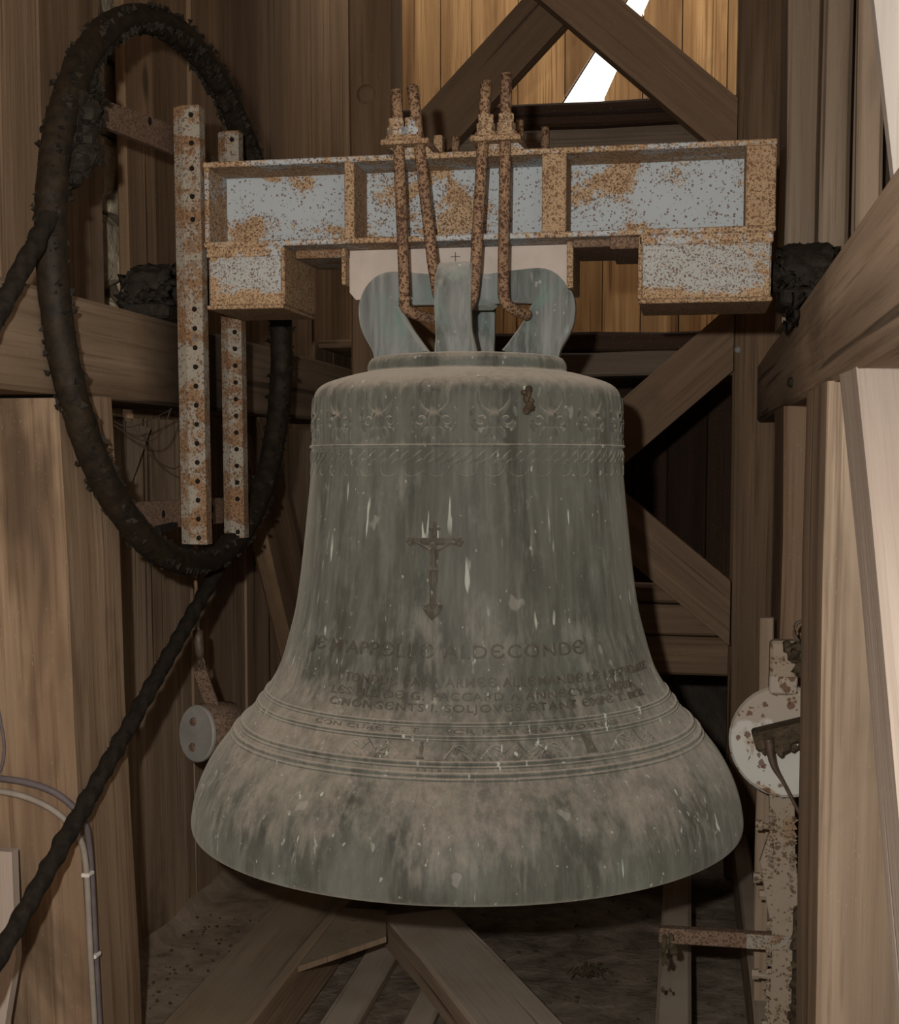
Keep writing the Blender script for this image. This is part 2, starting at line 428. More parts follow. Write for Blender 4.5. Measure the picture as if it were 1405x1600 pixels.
# ------------------------------------------------------------------ timbers
def timber_mesh(w, t, L, seed, seg=5, c=0.008, wob=0.003):
    r = random.Random(seed); vs, fs = [], []
    hw, ht = w/2, t/2
    base = [(-hw+c, -ht), (hw-c, -ht), (hw, -ht+c), (hw, ht-c), (hw-c, ht), (-hw+c, ht), (-hw, ht-c), (-hw, -ht+c)]
    for k in range(seg+1):
        ox, oy = r.uniform(-wob, wob), r.uniform(-wob, wob)
        for a, b in base:
            vs.append((a+ox+r.uniform(-wob, wob)*.4, b+oy+r.uniform(-wob, wob)*.4, L*k/seg))
    for k in range(seg):
        for i in range(8):
            j = (i+1) % 8
            fs.append((k*8+i, k*8+j, k*8+8+j, k*8+8+i))
    fs.append(tuple(reversed(range(8)))); fs.append(tuple(range(seg*8, seg*8+8)))
    return vs, fs
SEED = [0]
def timber(name, p0, p1, w, t, side, mat, label=None, cat=None, parent=None, group=None, c=0.008, wob=0.003, seg=5):
    """a sawn timber from p0 to p1 (centre line); w is measured along side, t across it"""
    SEED[0] += 1
    p0, p1 = Vector(p0), Vector(p1)
    z = (p1-p0); L = z.length; z.normalize()
    x = Vector(side); x = (x - z*x.dot(z)).normalized(); y = z.cross(x)
    vs, fs = timber_mesh(w, t, L, SEED[0]*7+3, seg, c, wob)
    me = bpy.data.meshes.new(name); me.from_pydata(vs, [], fs); me.materials.append(mat)
    o = bpy.data.objects.new(name, me)
    m = Matrix((x, y, z)).transposed().to_4x4(); m.translation = p0
    link(o, parent)
    o.matrix_basis = m
    return tag(o, label, cat, group)
def tbox(name, x, y, z, axis, mat, label=None, cat=None, parent=None, **kw):
    c = [(x[0]+x[1])/2, (y[0]+y[1])/2, (z[0]+z[1])/2]; d = [x[1]-x[0], y[1]-y[0], z[1]-z[0]]
    i = 'xyz'.index(axis); p0, p1 = list(c), list(c)
    p0[i] = (x, y, z)[i][0]; p1[i] = (x, y, z)[i][1]
    side = (1, 0, 0) if axis != 'x' else (0, 1, 0)
    if axis == 'x': w, t = d[1], d[2]
    elif axis == 'y': w, t = d[0], d[2]
    else: w, t = d[0], d[1]
    return timber(name, p0, p1, w, t, side, mat, label, cat, parent, **kw)

# ------------------------------------------------------------------ the tower room
floor = MB()
G = 40
fx0, fx1, fy0, fy1 = -1.0, 1.0, -3.6, 3.3
vs = []; fs = []
for j in range(G+1):
    for i in range(G+1):
        x, y = fx0+(fx1-fx0)*i/G, fy0+(fy1-fy0)*j/G
        vs.append((x, y, noise.fractal(Vector((x*3, y*3, 0)), 1.0, 2.0, 4)*0.008 - 0.006))
for j in range(G):
    for i in range(G):
        a = j*(G+1)+i
        fs.append((a, a+1, a+G+2, a+G+1))
floor.add(vs, fs)
fo = floor.build('floor', M_DIRT, smooth=True); fo['kind'] = 'structure'

def board_row(parent, plane, pos, edges, z0, z1, thick, mat, seed, jog=0.006, gap=0.004, lean=0.0):
    """vertical boards standing side by side; each is a part of its wall"""
    r = random.Random(seed)
    for a, b in zip(edges[:-1], edges[1:]):
        d = r.uniform(-jog, jog)
        zz0, zz1 = z0, z1
        m = mat[r.randrange(len(mat))] if isinstance(mat, list) else mat
        l = r.uniform(-0.012, 0.012) + lean
        if plane == 'x':
            p0 = (pos+d, (a+b)/2 + l, zz0); p1 = (pos+d, (a+b)/2 - l, zz1)
            timber('wall_board', p0, p1, (b-a)-gap, thick, (0, 1, 0), m, parent=parent, c=0.003, wob=0.0015, seg=2)
        else:
            p0 = ((a+b)/2, pos+d, zz0); p1 = ((a+b)/2, pos+d, zz1)
            timber('wall_board', p0, p1, (b-a)-gap, thick, (1, 0, 0), m, parent=parent, c=0.003, wob=0.0015, seg=2)

# left wall: upper boards stand on the long beam's outer side, one is missing and shows the rubble behind
wl = structure('wall_left', (-0.92, 0, 0))
board_row(wl, 'x', -0.915, [-0.80, -0.49, -0.235, -0.055, 0.242], 1.38, 3.3, 0.026, W_LEFT, 1, jog=0.004)
board_row(wl, 'x', -0.915, [0.368, 0.55, 0.81, 1.04, 1.30, 1.51, 1.735, 1.99, 2.25, 2.51, 2.80, 3.2], 1.38, 3.6, 0.026, W_DARK, 2)
board_row(wl, 'x', -0.870, [-0.75, -0.45, -0.10, 0.30, 0.66, 1.085, 1.42, 1.85, 2.3, 2.75, 3.2], 0.0, 1.42, 0.026, W_LOW, 3, jog=0.003)
for y0 in (-3.6, -2.9, -2.2, -1.5):
    board_row(wl, 'x', -0.93, [y0, y0+0.35, y0+0.70], 0.0, 3.3, 0.026, W_DARK, 4)
# rubble masonry seen through the missing board
rb = structure('wall_stone', (-1.03, 0.3, 0))
r = random.Random(5)
zc = 1.30
row = 0
while zc < 3.5:
    h = r.uniform(0.11, 0.22); y = -0.5 + (0.11 if row % 2 else 0.0)
    while y < 1.4:
        w = r.uniform(0.14, 0.30)
        mb = MB()
        mb.cbox((-1.13, -1.01 + r.uniform(-0.015, 0.02)), (y+0.008, y+w-0.008), (zc+0.008, zc+h-0.008), 0.03)
        mb.v = [(a+r.uniform(-.008, .008), b+r.uniform(-.008, .008), c+r.uniform(-.008, .008)) for a, b, c in mb.v]
        mb.build('stone', M_STONE, rb)
        y += w
    zc += h; row += 1
mb = MB(); mb.box((-1.17, -1.055), (-0.6, 1.5), (1.2, 3.6)); mb.build('mortar', M_DUST, rb)

# right wall
wr = structure('wall_right', (0.75, 0, 0))
board_row(wr, 'x', 0.86, [-0.62, -0.27, 0.10, 0.29, 0.47, 0.86, 1.20, 1.55], 1.62, 3.3, 0.028, W_POST, 6, jog=0.004)
board_row(wr, 'x', 0.86, [-3.6, -3.0, -2.4, -1.9, -1.45, -1.02, -0.62], 1.62, 3.3, 0.028, W_WHITE, 7, jog=0.003)
board_row(wr, 'x', 0.90, [-3.6, -3.0, -2.4, -1.8, -1.2, -0.8, -0.4, 0.0, 0.4, 0.8, 1.2, 1.55], 0.0, 1.62, 0.026, W_POST, 8)
board_row(wr, 'x', 0.76, [1.55, 1.9, 2.25, 2.6, 2.9, 3.2], 0.0, 3.6, 0.026, W_DARK, 9)

# back wall: board by board; a slanting wedge is cut out of the upper boards and the sky shows through
wb = structure('wall_back', (0, 3.23, 0))
def clip(poly, a, b, keep_left=True):
    """keep the part of a convex polygon on one side of the line a-b"""
    def sd(p):
        s = (b[0]-a[0])*(p[1]-a[1]) - (b[1]-a[1])*(p[0]-a[0])
        return s if keep_left else -s
    out = []
    for i in range(len(poly)):
        p, q = poly[i], poly[(i+1) % len(poly)]
        sp, sq = sd(p), sd(q)
        if sp >= 0: out.append(p)
        if (sp > 0 > sq) or (sp < 0 < sq):
            t = sp/(sp-sq); out.append((p[0]+(q[0]-p[0])*t, p[1]+(q[1]-p[1])*t))
    return out
GL0, GL1 = (-0.150, 2.83), (0.165, 3.31)
GR0, GR1 = (0.040, 2.83), (0.262, 3.31)
edges = [-0.96, -0.855, -0.66, -0.52, -0.315, -0.11, 0.06, 0.225, 0.39, 0.58, 0.80]
r = random.Random(12)
for a, b in zip(edges[:-1], edges[1:]):
    yo = r.uniform(-0.006, 0.006)
    rect = [(a+0.002, 1.75), (b-0.002, 1.75), (b-0.002, 4.1), (a+0.002, 4.1)]
    left = clip(rect, GL0, GL1, True); right = clip(rect, GR0, GR1, False)
    below = []
    if left and right and b > -0.15:
        # boards under the wedge's foot stay whole
        left_low = [(p[0], min(p[1], 4.1)) for p in left]
    polys = [q for q in (left, right) if len(q) >= 3]
    crossed = len(left) < 3 or len(right) < 3 or (len(left) + len(right)) > 0
    if len(left) == 4 and all(abs(p[0]-q[0]) < 1e-6 and abs(p[1]-q[1]) < 1e-6 for p, q in zip(left, rect)):
        polys = [left]
    elif len(right) == 4 and all(abs(p[0]-q[0]) < 1e-6 and abs(p[1]-q[1]) < 1e-6 for p, q in zip(right, rect)):
        polys = [right]
    else:
        # foot of the wedge at z = 2.83: whole board below, the two trimmed pieces above
        lo = clip(rect, (0, 2.83), (1, 2.83), False)
        up = clip(rect, (0, 2.83), (1, 2.83), True)
        polys = [lo] + [q for q in (clip(up, GL0, GL1, True), clip(up, GR0, GR1, False)) if len(q) >= 3]
    for q in polys:
        cx = sum(p[0] for p in q)/len(q)
        zb = min(p[1] for p in q)
        mb = MB(); mb.prism(q, lambda u, v, w: (u, w, v), 3.205+yo, 3.23+yo)
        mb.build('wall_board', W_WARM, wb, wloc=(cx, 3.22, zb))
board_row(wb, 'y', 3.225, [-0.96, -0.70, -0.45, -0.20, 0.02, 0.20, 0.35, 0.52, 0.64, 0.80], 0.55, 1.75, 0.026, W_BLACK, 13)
mb = MB(); mb.box((-1.0, 0.85), (3.2, 3.3), (0.0, 0.55)); mb.build('plaster_plinth', M_PLAST, wb)
for k, (y0, y1) in enumerate(((2.02, 2.32), (2.32, 2.61), (2.61, 2.90), (2.90, 3.19))):  # added ledge, hidden behind the rail, keeps skylight off the lower boards
    tbox('shade_plank', (-0.89, 0.745), (y0+0.002, y1-0.002), (1.725, 1.755), 'x', W_DARK, parent=wb, wob=0.001)

# dark underlay sheets added behind the boards so that no daylight comes through the joints
def backing(parent, x, y, z):
    mb = MB(); mb.box(x, y, z); mb.build('daylight_stop', M_BACKING, parent)
backing(wl, (-0.955, -0.945), (-0.80, 0.242), (1.30, 3.4))
backing(wl, (-0.955, -0.945), (0.56, 3.25), (1.30, 3.7))
backing(wl, (-0.905, -0.895), (-0.8, 3.2), (0.0, 1.30))
backing(wl, (-0.965, -0.955), (-3.65, -0.80), (0.0, 3.4))
backing(wr, (0.935, 0.945), (-3.65, 1.6), (0.0, 3.4))
backing(wr, (0.785, 0.795), (1.55, 3.25), (0.0, 3.7))
tbox('return_board', (0.745, 0.950), (1.552, 1.580), (0.0, 3.6), 'z', W_DARK, parent=wr, seg=2, wob=0.001)
backing(wr, (0.74, 0.96), (1.581, 1.590), (0.0, 3.65))
backing(wb, (-0.98, 0.82), (3.245, 3.255), (0.5, 1.9))
big = [(-0.98, 1.9), (0.82, 1.9), (0.82, 4.15), (-0.98, 4.15)]
for q in [clip(big, (0, 2.83), (1, 2.83), False)] + [clip(clip(big, (0, 2.83), (1, 2.83), True), a_, b_, k_) for a_, b_, k_ in ((GL0, GL1, True), (GR0, GR1, False))]:
    mb = MB(); mb.prism(q, lambda u, v, w: (u, w, v), 3.245, 3.255); mb.build('daylight_stop', M_BACKING, wb)

# ceiling and the wall behind the photographer
ce = structure('ceiling', (0, 0, 3.3))
for k in range(13):
    y0 = -3.7 + k*0.43
    tbox('ceiling_board', (-1.0, 1.0), (y0+0.002, y0+0.428), (3.30, 3.33), 'x', W_DARK, parent=ce, seg=2, wob=0.001)
wf = structure('wall_front', (0, -3.65, 0))
board_row(wf, 'y', -3.65, [-1.0, -0.6, -0.2, 0.2, 0.6, 1.0], 0.0, 3.3, 0.03, W_DARK, 14)

# ------------------------------------------------------------------ the timber bell frame (each timber lifts out)
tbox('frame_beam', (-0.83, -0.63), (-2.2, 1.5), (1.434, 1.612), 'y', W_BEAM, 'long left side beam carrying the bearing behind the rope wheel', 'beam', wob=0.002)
tbox('frame_beam', (0.65, 0.83), (-2.05, 1.5), (1.434, 1.612), 'y', W_POST, 'long right side beam running toward the camera above the right post', 'beam', wob=0.002)
timber('frame_post', (-0.74, -0.335, 0.0), (-0.74, -0.425, 1.434), 0.215, 0.235, (1, 0, 0), W_LEFT, 'thick brown post at the left edge with grey cables clipped to it', 'post')
tbox('frame_post', (0.65, 0.86), (-0.70, -0.33), (0.0, 1.434), 'z', W_POST, 'broad weathered post on the right, hiding half of the white hammer disc', 'post')
tbox('frame_post', (0.65, 0.83), (0.235, 0.56), (0.0, 1.434), 'z', W_BRACE, 'brown post standing directly behind the white hammer disc', 'post')
tbox('frame_post', (-0.635, -0.489), (1.5, 1.65), (0.0, 3.3), 'z', W_DARK, 'dark tall corner post behind the left half of the rusty yoke', 'post')
tbox('frame_post', (0.575, 0.72), (1.5, 1.65), (0.0, 3.3), 'z', W_DARK, 'dark tall corner post behind the right end of the rusty yoke', 'post')
# braces below and above the beams
timber('frame_brace', (0.757, -0.82, 1.50), (0.757, -2.22, 0.05), 0.20, 0.145, (1, 0, 0), W_PALE, 'pale planed diagonal brace at the right edge nearest the camera', 'brace')
timber('frame_brace', (-0.72, 0.74, 1.430), (-0.72, 1.62, 0.10), 0.05, 0.24, (1, 0, 0), W_DARK, 'dark brace slanting down behind the bell from the left beam', 'brace')
mb = MB(); mb.prism([(0.115, 1.415), (0.34, 1.395), (0.185, 1.225), (0.115, 1.215)], lambda u, v, w: (w, u, v), -0.850, -0.832)
tag(mb.build('corner_board', W_POST), 'small pale corner board under the left beam next to the thick post', 'board')
# back frame: rails and braces in the plane behind the bell
tbox('frame_rail', (-0.489, 0.575), (1.59, 1.66), (2.285, 2.362), 'x', W_RAIL, 'grey brown cross rail just above the top of the rusty yoke', 'rail')
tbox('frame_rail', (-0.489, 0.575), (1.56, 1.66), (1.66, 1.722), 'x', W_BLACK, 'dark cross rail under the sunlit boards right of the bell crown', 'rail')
tbox('frame_rail', (-0.489, 0.575), (1.51, 1.64), (1.580, 1.655), 'x', W_RAIL, 'grey brown cross rail beside the bell shoulder', 'rail')
tbox('frame_rail', (-0.489, 0.575), (1.52, 1.62), (0.870, 0.925), 'x', W_DARK, 'thin cross rail right of the bell waist below the long brace', 'rail')
tbox('frame_rail', (-0.489, 0.575), (1.505, 1.64), (0.770, 0.865), 'x', W_BRACE, 'middle of the three stacked cross rails right of the bell inscription', 'rail')
tbox('frame_rail', (-0.489, 0.575), (1.50, 1.64), (0.645, 0.766), 'x', W_DARK, 'lowest cross rail above the dark plaster right of the bell', 'rail')
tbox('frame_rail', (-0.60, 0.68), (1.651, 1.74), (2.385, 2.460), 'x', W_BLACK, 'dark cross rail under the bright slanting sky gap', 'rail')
def lap_brace(p0, p1, w, y0, y1, mat, label, x0=-0.4885, x1=0.5745):
    """diagonal between the two corner posts, its ends cut plumb against them"""
    a, b = Vector((p0[0], p0[1])), Vector((p1[0], p1[1])); d = (b-a).normalized(); n = Vector((-d.y, d.x))*w/2
    q = [tuple(a-n), tuple(b-n), tuple(b+n), tuple(a+n)]
    q = clip(q, (x0, 0), (x0, 1), False); q = clip(q, (x1, 0), (x1, 1), True)
    cx, cz = sum(p[0] for p in q)/len(q), sum(p[1] for p in q)/len(q)
    L = (b-a).length
    mb = MB(); mb.prism([((u-cx)*d.x+(v-cz)*d.y, -(u-cx)*d.y+(v-cz)*d.x) for u, v in q], lambda s_, t_, w_: (t_, w_, s_), -(y1-y0)/2, (y1-y0)/2)
    o = mb.build('frame_brace', mat)
    m = Matrix(((-d.y, 0, d.x, cx), (0, 1, 0, (y0+y1)/2), (d.x, 0, d.y, cz), (0, 0, 0, 1)))
    o.matrix_basis = m
    return tag(o, label, 'brace')
lap_brace((-0.60, 2.115), (0.11, 2.83), 0.15, 1.512, 1.585, W_BRACE, 'upper left arm of the wooden chevron above the yoke')
lap_brace((0.72, 2.165), (-0.05, 2.84), 0.15, 1.43, 1.508, W_BRACE, 'upper right arm of the wooden chevron crossing the bright sky gap')
lap_brace((0.70, 1.800), (-0.60, 0.67), 0.155, 1.43, 1.505, W_BRACE, 'long brace from below the right yoke end down behind the bell shoulder')
lap_brace((0.72, 0.740), (-0.52, 1.763), 0.15, 1.345, 1.425, W_BRACE, 'long brace sloping down to the right beside the bell waist')
# sills and floor-level diagonals
tbox('frame_sill', (-0.615, -0.43), (-1.6, 1.48), (0.0, 0.15), 'y', W_LEFT, 'long floor sill at the lower left under the bell lip', 'sill')
tbox('frame_sill', (0.60, 0.648), (-1.6, 1.48), (0.0, 0.15), 'y', W_POST, 'floor sill running past the crusted hammer arm at the lower right', 'sill')
tbox('floor_joist', (0.394, 0.47), (-1.2, 1.5), (0.0, 0.15), 'y', W_POST, 'narrow pale joist on the floor below the right side of the lip', 'joist')
timber('floor_brace', (-0.225, 0.60, 0.105), (0.46, -0.66, 0.105), 0.185, 0.085, (1, 0, 0), W_POST, 'broad floor diagonal running toward the lower right under the bell', 'brace')
mb = MB(); mb.prism([(-0.428, 0.185), (-0.270, 0.412), (-0.315, 0.60), (-0.428, 0.60)], lambda u, v, w: (u, v, w), 0.132, 0.146)
tag(mb.build('corner_block', W_BEAM), 'wedge shaped corner timber between the left sill and the broad floor diagonal', 'block')
tbox('floor_plank', (-0.375, -0.285), (-0.9, 0.80), (0.0, 0.03), 'y', W_POST, 'narrow floor plank beside the left sill under the bell', 'plank')
tbox('floor_plank', (-0.185, -0.115), (-0.9, 0.75), (0.0, 0.03), 'y', W_POST, 'narrow floor plank touching the broad floor diagonal', 'plank')
tbox('batten', (0.602, 0.632), (0.165, 0.190), (0.15, 0.985), 'z', W_POST, 'slim pale batten standing on the sill behind the white hammer neck', 'batten', wob=0.001, c=0.003)
# posts standing on the right beam, and the whitewashed board in front of them
tbox('upper_post', (0.642, 0.80), (0.235, 0.50), (1.612, 3.3), 'z', W_POST, 'weathered post standing on the right beam behind the yoke end', 'post')
tbox('upper_post', (0.700, 0.757), (0.085, 0.20), (1.612, 3.3), 'z', W_POST, 'narrow post on the right beam in front of the bearing', 'post', wob=0.001)
timber('upper_board', (0.792, 0.06, 1.612), (0.776, 0.06, 3.3), 0.05, 0.04, (1, 0, 0), W_POST, 'leaning board beside a dark crack at the top right', 'board', wob=0.001)
mb = MB()
mb.prism([(0.772, 1.612), (0.752, 1.63), (0.704, 1.985), (0.640, 2.48), (0.64, 3.2), (0.83, 3.2), (0.83, 1.612)], lambda u, v, w: (u, w, v), -0.66, -0.625)
o = mb.build('white_board', W_WHITE); tag(o, 'bright whitewashed board with a slanting edge at the top right corner', 'board')
# dust bank behind the left sill, and a pale offcut at the left edge
mb = MB()
vs, fs = [], []
for j in range(21):
    for i in range(9):
        x = -0.86 + 0.245*i/8; y = -0.25 + 1.7*j/20
        vs.append((x, y, 0.105 + 0.02*noise.noise(Vector((x*9, y*7, 2))) + (0.03 if i == 0 else 0)))
for j in range(20):
    for i in range(8):
        a = j*9+i; fs.append((a, a+1, a+10, a+9))
mb.add(vs, fs)
o = mb.build('dust_bank', M_DUST, smooth=True); tag(o, 'bank of brown dust lying between the left wall and the sill', 'dust', kind='stuff')
mb = MB(); mb.prism([(-0.86, 0.0), (-0.775, 0.0), (-0.743, 0.31), (-0.719, 0.43), (-0.721, 0.626), (-0.86, 0.626)], lambda u, v, w: (u, w, v), -0.575, -0.553)
tag(mb.build('board_offcut', W_PALE), 'pale board offcut standing at the lower left edge', 'board')

# ------------------------------------------------------------------ the bell
PROF = [(0.000, 1.5285), (0.10, 1.5285), (0.183, 1.5260), (0.1985, 1.5190), (0.2035, 1.5080), (0.2055, 1.4960), (0.2287, 1.4914), (0.2677, 1.4806), (0.2923, 1.4713),
        (0.3066, 1.4596), (0.3131, 1.4441), (0.3159, 1.4208), (0.3162, 1.39), (0.3165, 1.3563), (0.3185, 1.3430), (0.3195, 1.3018), (0.3239, 1.2525), (0.3282, 1.2135),
        (0.3353, 1.1483), (0.3432, 1.0829), (0.3534, 1.0176), (0.3665, 0.9653), (0.3850, 0.904), (0.4068, 0.8630), (0.4357, 0.8235), (0.4680, 0.7862),
        (0.5000, 0.7500), (0.5260, 0.7150), (0.5477, 0.6744), (0.5615, 0.6350), (0.5680, 0.6020), (0.5690, 0.5850), (0.5660, 0.5740), (0.5560, 0.5670)]
P2 = [Vector((a, 0, b)) for a, b in PROF]
FINE = [(p.x, p.z) for p in cr(P2[1:], 4)]
def bell_r(z):
    prev = None
    for r_, z_ in FINE:
        if prev is not None and prev[1] >= z >= z_ and prev[1] > z_:
            t = (prev[1]-z)/(prev[1]-z_)
            return prev[0] + (r_-prev[0])*t
        prev = (r_, z_)
    return 0.3
PHI0 = math.atan2(-2.7121, 0.4563)          # the side of the bell that faces the camera
def on_bell(phi, z, off=0.0):
    r_ = bell_r(z); d = 0.004
    dr = (bell_r(z+d) - bell_r(z-d))/(2*d)
    n = Vector((1, -dr)).normalized()
    a = PHI0 + phi
    rr = r_ + off*n[0]
    return Vector((rr*math.cos(a), rr*math.sin(a), z + off*n[1]))
bell = thing('church_bell', (0, 0, 0.567), 'huge dusty green bronze church bell hanging from the rusty yoke', 'bell')
mb = MB()
mb.lathe(FINE + [(0.535, 0.566), (0.515, 0.585), (0.47, 0.66), (0.41, 0.75), (0.35, 0.86), (0.315, 0.98), (0.295, 1.15), (0.28, 1.36), (0.25, 1.43), (0.1, 1.46), (0.001, 1.46)], 160)
o = mb.build('bell_body', M_BELL, bell, smooth=True)
def ring(z, half, rel, n=160):
    mb = MB()
    pr = []
    for t, h in ((-1, -0.001), (-0.8, 0.7), (-0.25, 1.0), (0.25, 1.0), (0.8, 0.7), (1, -0.001)):
        zz = z - t*half
        d = 0.003; dr = (bell_r(zz+d)-bell_r(zz-d))/(2*d); nn = Vector((1, -dr)).normalized()
        off = rel*h
        pr.append((bell_r(zz)+off*nn[0], zz+off*nn[1]))
    mb.lathe(pr, n)
    mb.build('moulding_ring', M_BELL, bell, smooth=True)
for z_, h_, r_ in ((1.3452, 0.0035, 0.0045), (0.8512, 0.0024, 0.003), (0.8462, 0.0016, 0.002), (0.8300, 0.0024, 0.003), (0.8250, 0.0016, 0.002),
                   (0.7905, 0.0030, 0.004), (0.7845, 0.0016, 0.002), (0.7735, 0.0034, 0.0045), (0.7660, 0.0020, 0.0025)):
    ring(z_, h_, r_)

class Relief(MB):
    """low relief cast on the bell, drawn in metres (s to the right, t up) around a spot"""
    def __init__(s, phi, z):
        super().__init__(); s.phi = phi; s.z = z
    def at(s, a, b, off):
        r_ = bell_r(s.z + b)
        return on_bell(s.phi + a/r_, s.z + b, off)
    def dome(s, a, b, ra, rb, h, rot=0.0, n=8):
        c, sn = math.cos(rot), math.sin(rot); vs, fs = [], []
        for k, (q, hh) in enumerate(((1.0, -0.001), (0.82, 0.55), (0.45, 0.9))):
            for i in range(n):
                g = 2*math.pi*i/n; x, y = ra*q*math.cos(g), rb*q*math.sin(g)
                vs.append(s.at(a + x*c - y*sn, b + x*sn + y*c, h*hh))
        vs.append(s.at(a, b, h))
        for k in range(2):
            for i in range(n):
                j = (i+1) % n
                fs.append((k*n+i, k*n+j, k*n+n+j, k*n+n+i))
        for i in range(n): fs.append((2*n+i, 2*n+(i+1) % n, 3*n))
        s.add(vs, fs)
    def stroke(s, pts, w, h):
        P = [Vector((a, b, 0)) for a, b in pts]; vs, fs = [], []
        for k, p in enumerate(P):
            t = (P[min(k+1, len(P)-1)] - P[max(k-1, 0)]).normalized()
            nx = Vector((-t.y, t.x, 0))
            ww = w(k/(len(P)-1)) if callable(w) else w
            for q, hh in ((-1, -0.001), (-0.6, 0.8), (0, 1), (0.6, 0.8), (1, -0.001)):
                c = p + nx*ww*q
                vs.append(s.at(c.x, c.y, h*hh))
        for k in range(len(P)-1):
            for i in range(4):
                fs.append((k*5+i, k*5+i+1, k*5+6+i, k*5+5+i))
        fs.append((0, 1, 2, 3, 4)); e = (len(P)-1)*5; fs.append((e+4, e+3, e+2, e+1, e))
        s.add(vs, fs)
    def plate(s, poly, h, b=0.0015):
        n = len(poly); cx = sum(p[0] for p in poly)/n; cy = sum(p[1] for p in poly)/n
        k = 0.9
        vs = [s.at(x, y, -0.001) for x, y in poly] + [s.at(x, y, h-b) for x, y in poly] + [s.at(cx+(x-cx)*k, cy+(y-cy)*k, h) for x, y in poly]
        fs = []
        for q in range(2):
            for i in range(n): fs.append((q*n+i, q*n+(i+1) % n, q*n+n+(i+1) % n, q*n+n+i))
        fs.append(tuple(range(2*n, 3*n)))
        s.add(vs, fs)
def arc(cx, cy, r0, a0, a1, n=12, r1=None):
    r1 = r0 if r1 is None else r1
    return [(cx + (r0+(r1-r0)*k/n)*math.cos(math.radians(a0+(a1-a0)*k/n)), cy + (r0+(r1-r0)*k/n)*math.sin(math.radians(a0+(a1-a0)*k/n))) for k in range(n+1)]

# shoulder ornaments: acanthus heads with scrolls, all round the bell
rl = Relief(0.0, 1.392)
rl.stroke([(0, 0.052), (0.001, 0.03), (0, 0.012)], lambda t: 0.004+0.006*t, 0.003)
rl.dome(0, 0.000, 0.013, 0.016, 0.0060)
rl.dome(0, -0.022, 0.009, 0.014, 0.0040)
rl.dome(0, -0.038, 0.005, 0.009, 0.005)
for q in (-1, 1):
    rl.stroke(arc(q*0.024, 0.000, 0.013, 90-q*90, 90-q*90-q*300, 14, 0.004), 0.0040, 0.0035)
    rl.stroke([(q*0.010, 0.012), (q*0.020, 0.020), (q*0.030, 0.036), (q*0.030, 0.052)], lambda t: 0.0055*(1-t)+0.001, 0.0028)
    rl.dome(q*0.015, -0.022, 0.007, 0.013, 0.003, q*0.6)
    rl.dome(q*0.036, -0.012, 0.005, 0.010, 0.003, -q*0.5)
    rl.dome(q*0.040, 0.016, 0.004, 0.010, 0.0025, q*0.3)
orn = rl.build('acanthus_ornament', M_BELL, bell, smooth=True)
orn.matrix_basis = Matrix.Rotation(-0.193, 4, 'Z')
for k in range(1, 18):
    c = orn.copy(); COL.objects.link(c)
    c.matrix_basis = Matrix.Rotation(-0.193 + 2*math.pi*k/18, 4, 'Z')
# leaf frieze under the upper moulding: slanting leaves above a scalloped hem
rl = Relief(0.0, 1.322)
NL = 84
circ = 2*math.pi*bell_r(1.322)
for k in range(NL):
    s0 = circ*k/NL
    rl.dome(s0, 0.004, 0.004, 0.017, 0.0026, -0.75, 6)
    rl.dome(s0+0.006, -0.006, 0.003, 0.010, 0.0020, -0.9, 6)
for k in range(42):
    rl.stroke(arc(circ*k/42, -0.010, circ/84, 180, 360, 6), 0.0014, 0.0014)
rl.build('leaf_frieze', M_BELL, bell, smooth=True)
# crucifix
rl = Relief(-0.179, 1.128)
rl.plate([(-0.0055, -0.083), (0.0055, -0.083), (0.0055, 0.036), (-0.0055, 0.036)], 0.006)
rl.plate([(-0.044, 0.036), (0.044, 0.036), (0.044, 0.049), (-0.044, 0.049)], 0.0065)
rl.plate([(-0.0055, 0.049), (0.0055, 0.049), (0.0055, 0.068), (-0.0055, 0.068)], 0.006)
for a, b in ((-0.046, 0.0425), (0.046, 0.0425)):
    rl.dome(a, b+0.005, 0.006, 0.005, 0.006); rl.dome(a, b-0.005, 0.006, 0.005, 0.006); rl.dome(a+(0.004 if a > 0 else -0.004), b, 0.005, 0.005, 0.006)
rl.dome(0, 0.074, 0.0045, 0.010, 0.006); rl.dome(-0.007, 0.066, 0.005, 0.005, 0.006); rl.dome(0.007, 0.066, 0.005, 0.005, 0.006)
rl.plate([(-0.019, -0.078), (0.019, -0.078), (0.011, -0.090), (0, -0.101), (-0.011, -0.090)], 0.006)
rl.dome(0, -0.070, 0.010, 0.006, 0.007); rl.dome(-0.013, -0.074, 0.006, 0.005, 0.006); rl.dome(0.013, -0.074, 0.006, 0.005, 0.006)
cruc = rl.build('crucifix', M_RELIEF, bell, smooth=True)
rl = Relief(-0.179, 1.128)                        # the figure on the cross
rl.dome(-0.002, 0.036, 0.0055, 0.0065, 0.016)
rl.stroke([(0, 0.028), (0.001, 0.014), (0, 0.0), (0, -0.008)], lambda t: 0.0092-0.004*t+0.002*(t > .8), 0.013)
for q in (-1, 1):
    rl.stroke([(q*0.006, 0.026), (q*0.017, 0.032), (q*0.026, 0.037), (q*0.037, 0.043)], lambda t: 0.0042-0.0018*t, 0.011)
    rl.stroke([(q*0.004, -0.010), (q*0.005, -0.026), (q*0.002, -0.044), (q*0.001, -0.060)], lambda t: 0.0052-0.0026*t, 0.012)
rl.dome(0, -0.010, 0.010, 0.006, 0.014)
rl.build('corpus_figure', M_RELIEF, cruc, smooth=True)
